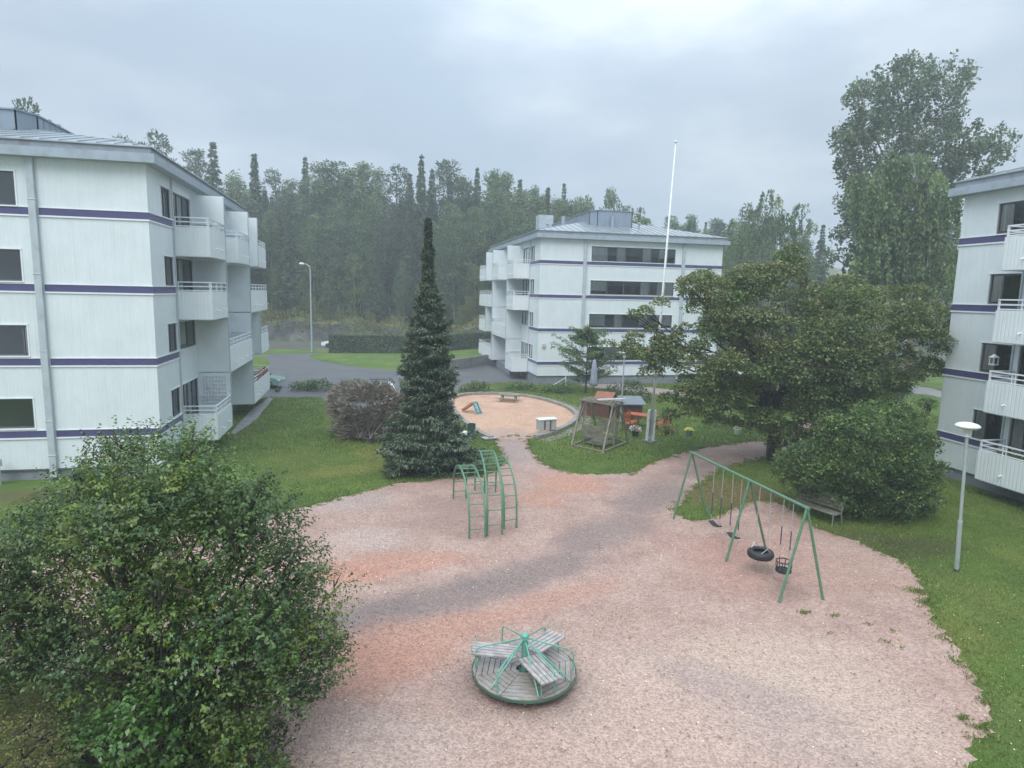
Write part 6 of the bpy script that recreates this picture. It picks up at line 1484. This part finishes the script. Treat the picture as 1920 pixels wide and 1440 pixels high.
bp_ = at(908, 826); m = MB(); m.bar((bp_.x - .1, bp_.y + .1, .10), (bp_.x + .65, bp_.y + .45, .10), .55, .06); m.bar((bp_.x - .02, bp_.y + .1, .035), (bp_.x + .6, bp_.y + .4, .035), .3, .065); o = m.build('board', m_wood); tag(o, 'flat grey board lying on the grass beside the green waste bin', 'board')
m = MB(); bp_ = at(868, 826); m.box(bp_.x - .3, bp_.x + .22, bp_.y - .2, bp_.y + .2, .0, .5); o = m.build('pale_crate', m_white, bevel=.03); tag(o, 'pale crate half hidden by the spruce, left of the waste bin', 'crate')

# ------------------------------------------------------------------ vehicles
def car(name, label, pos, yaw, L_=4.3, W_=1.75, Hh=1.45, paint=None, kind='sedan', rack=False):
    t = thing(name, label, 'van' if kind == 'van' else 'car', (pos[0], pos[1], 0)); c, s = math.cos(yaw), math.sin(yaw)
    TC = lambda x, y, z: Vector((pos[0] + c * x - s * y, pos[1] + s * x + c * y, z))
    paint = paint or m_carwhite
    # side profile of the body, then the glasshouse
    if kind == 'van': low = [(-.5, .35), (-.5, .95), (-.485, 1.05), (.33, 1.05), (.47, .85), (.5, .62), (.5, .35)]; cab = [(-.485, 1.05), (-.46, Hh - .06), (-.42, Hh), (.16, Hh), (.22, Hh - .05), (.36, 1.03)]
    else: low = [(-.5, .3), (-.5, .78), (-.47, .92), (.22, .95), (.44, .82), (.5, .62), (.5, .3)]; cab = [(-.43, .91), (-.31, Hh - .07), (-.24, Hh), (.02, Hh), (.08, Hh - .05), (.25, .94)]
    def extrude(prof, w0, w1, z0, z1, m, nm, par):
        mb = MB(); n = len(prof); f = lambda z: w0 + (w1 - w0) * max(0, min(1, (z - z0) / max(1e-6, z1 - z0)))
        Lf = [TC(x * L_, -f(z) / 2, z) for x, z in prof]; Rt = [TC(x * L_, f(z) / 2, z) for x, z in prof]
        mb.poly(Lf); mb.poly(Rt[::-1])
        for i in range(n):
            j = (i + 1) % n; mb.quad(Lf[i], Lf[j], Rt[j], Rt[i])
        return mb.build(nm, m, par, bevel=.05)
    extrude(low, W_, W_ * .97, .3, 1, paint, 'body', t); extrude(cab, W_ * .95, W_ * .76, .9, Hh, paint, 'cabin', t)
    # glass laid just proud of the cabin
    g_ = MB(); zb_, zt_ = (1.1, Hh - .12) if kind == 'van' else (.96, Hh - .10)
    fw = lambda z: (W_ * .95 + (W_ * .76 - W_ * .95) * (z - .9) / (Hh - .9)) / 2 + .012
    xr, xf = (-.42, .30) if kind == 'van' else (-.36, .20); xr2, xf2 = (-.42, .20) if kind == 'van' else (-.27, .08)
    segs = [(0, .3), (.33, .64), (.67, 1)]
    for (a, b) in segs:
        for sg in (-1, 1):
            q = [(xr + (xf - xr) * a, zb_), (xr + (xf - xr) * b, zb_), (xr2 + (xf2 - xr2) * b, zt_), (xr2 + (xf2 - xr2) * a, zt_)]
            g_.quad(*[TC(x * L_, sg * fw(z), z) for x, z in q])
    (xa, za), (xb, zb2) = cab[-1], cab[-2]; n_ = .012
    g_.quad(TC(xa * L_ + n_, -W_ * .43, za + .05), TC(xa * L_ + n_, W_ * .43, za + .05), TC(xb * L_ + .03, W_ * .36, zb2 - .02), TC(xb * L_ + .03, -W_ * .36, zb2 - .02))
    (xa, za), (xb, zb2) = cab[0], cab[1]
    g_.quad(TC(xa * L_ - n_ - .02, -W_ * .41, za + .08), TC(xa * L_ - n_ - .02, W_ * .41, za + .08), TC(xb * L_ - .02, W_ * .36, zb2 - .03), TC(xb * L_ - .02, -W_ * .36, zb2 - .03))
    g_.build('windows', m_carglass, t)
    for x in (-.31, .31):
        for sg in (-1, 1):
            w_ = MB(); w_.lathe(TC(x * L_, sg * (W_ / 2 - .18), .31), [(0, 0), (.19, 0), (.2, .02), (.31, .02), (.32, .06), (.32, .17), (.29, .2), (.2, .2), (0, .19)], 20, axis=(-s * sg, c * sg, 0)); w_.build('wheel', m_rubber, t)
    for x, mm in ((.5, m_trim), (-.5, mat('tail_lamp_red', (.4, .03, .02), .3))):
        for sg in (-1, 1):
            l_ = MB(); xx = x * L_; l_.hexa([TC(xx - .03, sg * W_ * .3, .62), TC(xx + .03, sg * W_ * .3, .62), TC(xx + .03, sg * W_ * .46, .62), TC(xx - .03, sg * W_ * .46, .62), TC(xx - .03, sg * W_ * .3, .76), TC(xx + .03, sg * W_ * .3, .76), TC(xx + .03, sg * W_ * .46, .76), TC(xx - .03, sg * W_ * .46, .76)]); l_.build('headlight' if x > 0 else 'tail_light', mm, t)
    if rack:
        r = MB()
        for x in (-.3, -.05, .15):
            r.bar(TC(x * L_, -W_ * .42, Hh + .12), TC(x * L_, W_ * .42, Hh + .12), .04, .04)
            for sg in (-1, 1): r.bar(TC(x * L_, sg * W_ * .38, Hh - .02), TC(x * L_, sg * W_ * .38, Hh + .12), .04, .04)
        for sg in (-1, 1): r.bar(TC(-.4 * L_, sg * W_ * .42, Hh + .16), TC(.2 * L_, sg * W_ * .42, Hh + .16), .04, .04)
        r.build('roof_rack', m_rubber, t)
    return t
car('parked_car', 'white car with a black roof rack parked behind the bare twiggy bush', (-9.0, 44.2), -1.25, 4.3, 1.7, 1.45, rack=True)
car('passing_car', 'white car on the road, only its roof above the long hedge', (-23.6, 87.0), 3.12, 4.4, 1.8, 1.55)
car('parked_van', 'white van parked behind the maple, glimpsed through its leaves', (21.3, 63), .1, 5.2, 2.0, 2.1, kind='van')
car('parked_car', 'pale green car half hidden between the left block and a round shrub', (-20.4, 50.5), .05, 4.0, 1.65, 1.42, paint=m_cargreen)

# ------------------------------------------------------------------ haze
hz = MB(); hz.box(-430, 430, -45, 425, -1.5, 46)
hm = bpy.data.materials.new('rain_haze'); hm.use_nodes = True; nt = hm.node_tree; nt.nodes.clear()
o_ = N(nt, 'ShaderNodeOutputMaterial'); pv = N(nt, 'ShaderNodeVolumePrincipled'); pv.inputs['Color'].default_value = (0.90, 0.97, 1.0, 1); pv.inputs['Density'].default_value = 0.0021; pv.inputs['Anisotropy'].default_value = 0.2
nt.links.new(pv.outputs[0], o_.inputs['Volume'])
ho = hz.build('haze', hm); tag(ho, 'thin rainy haze over the whole yard and wood', 'haze', kind='stuff')
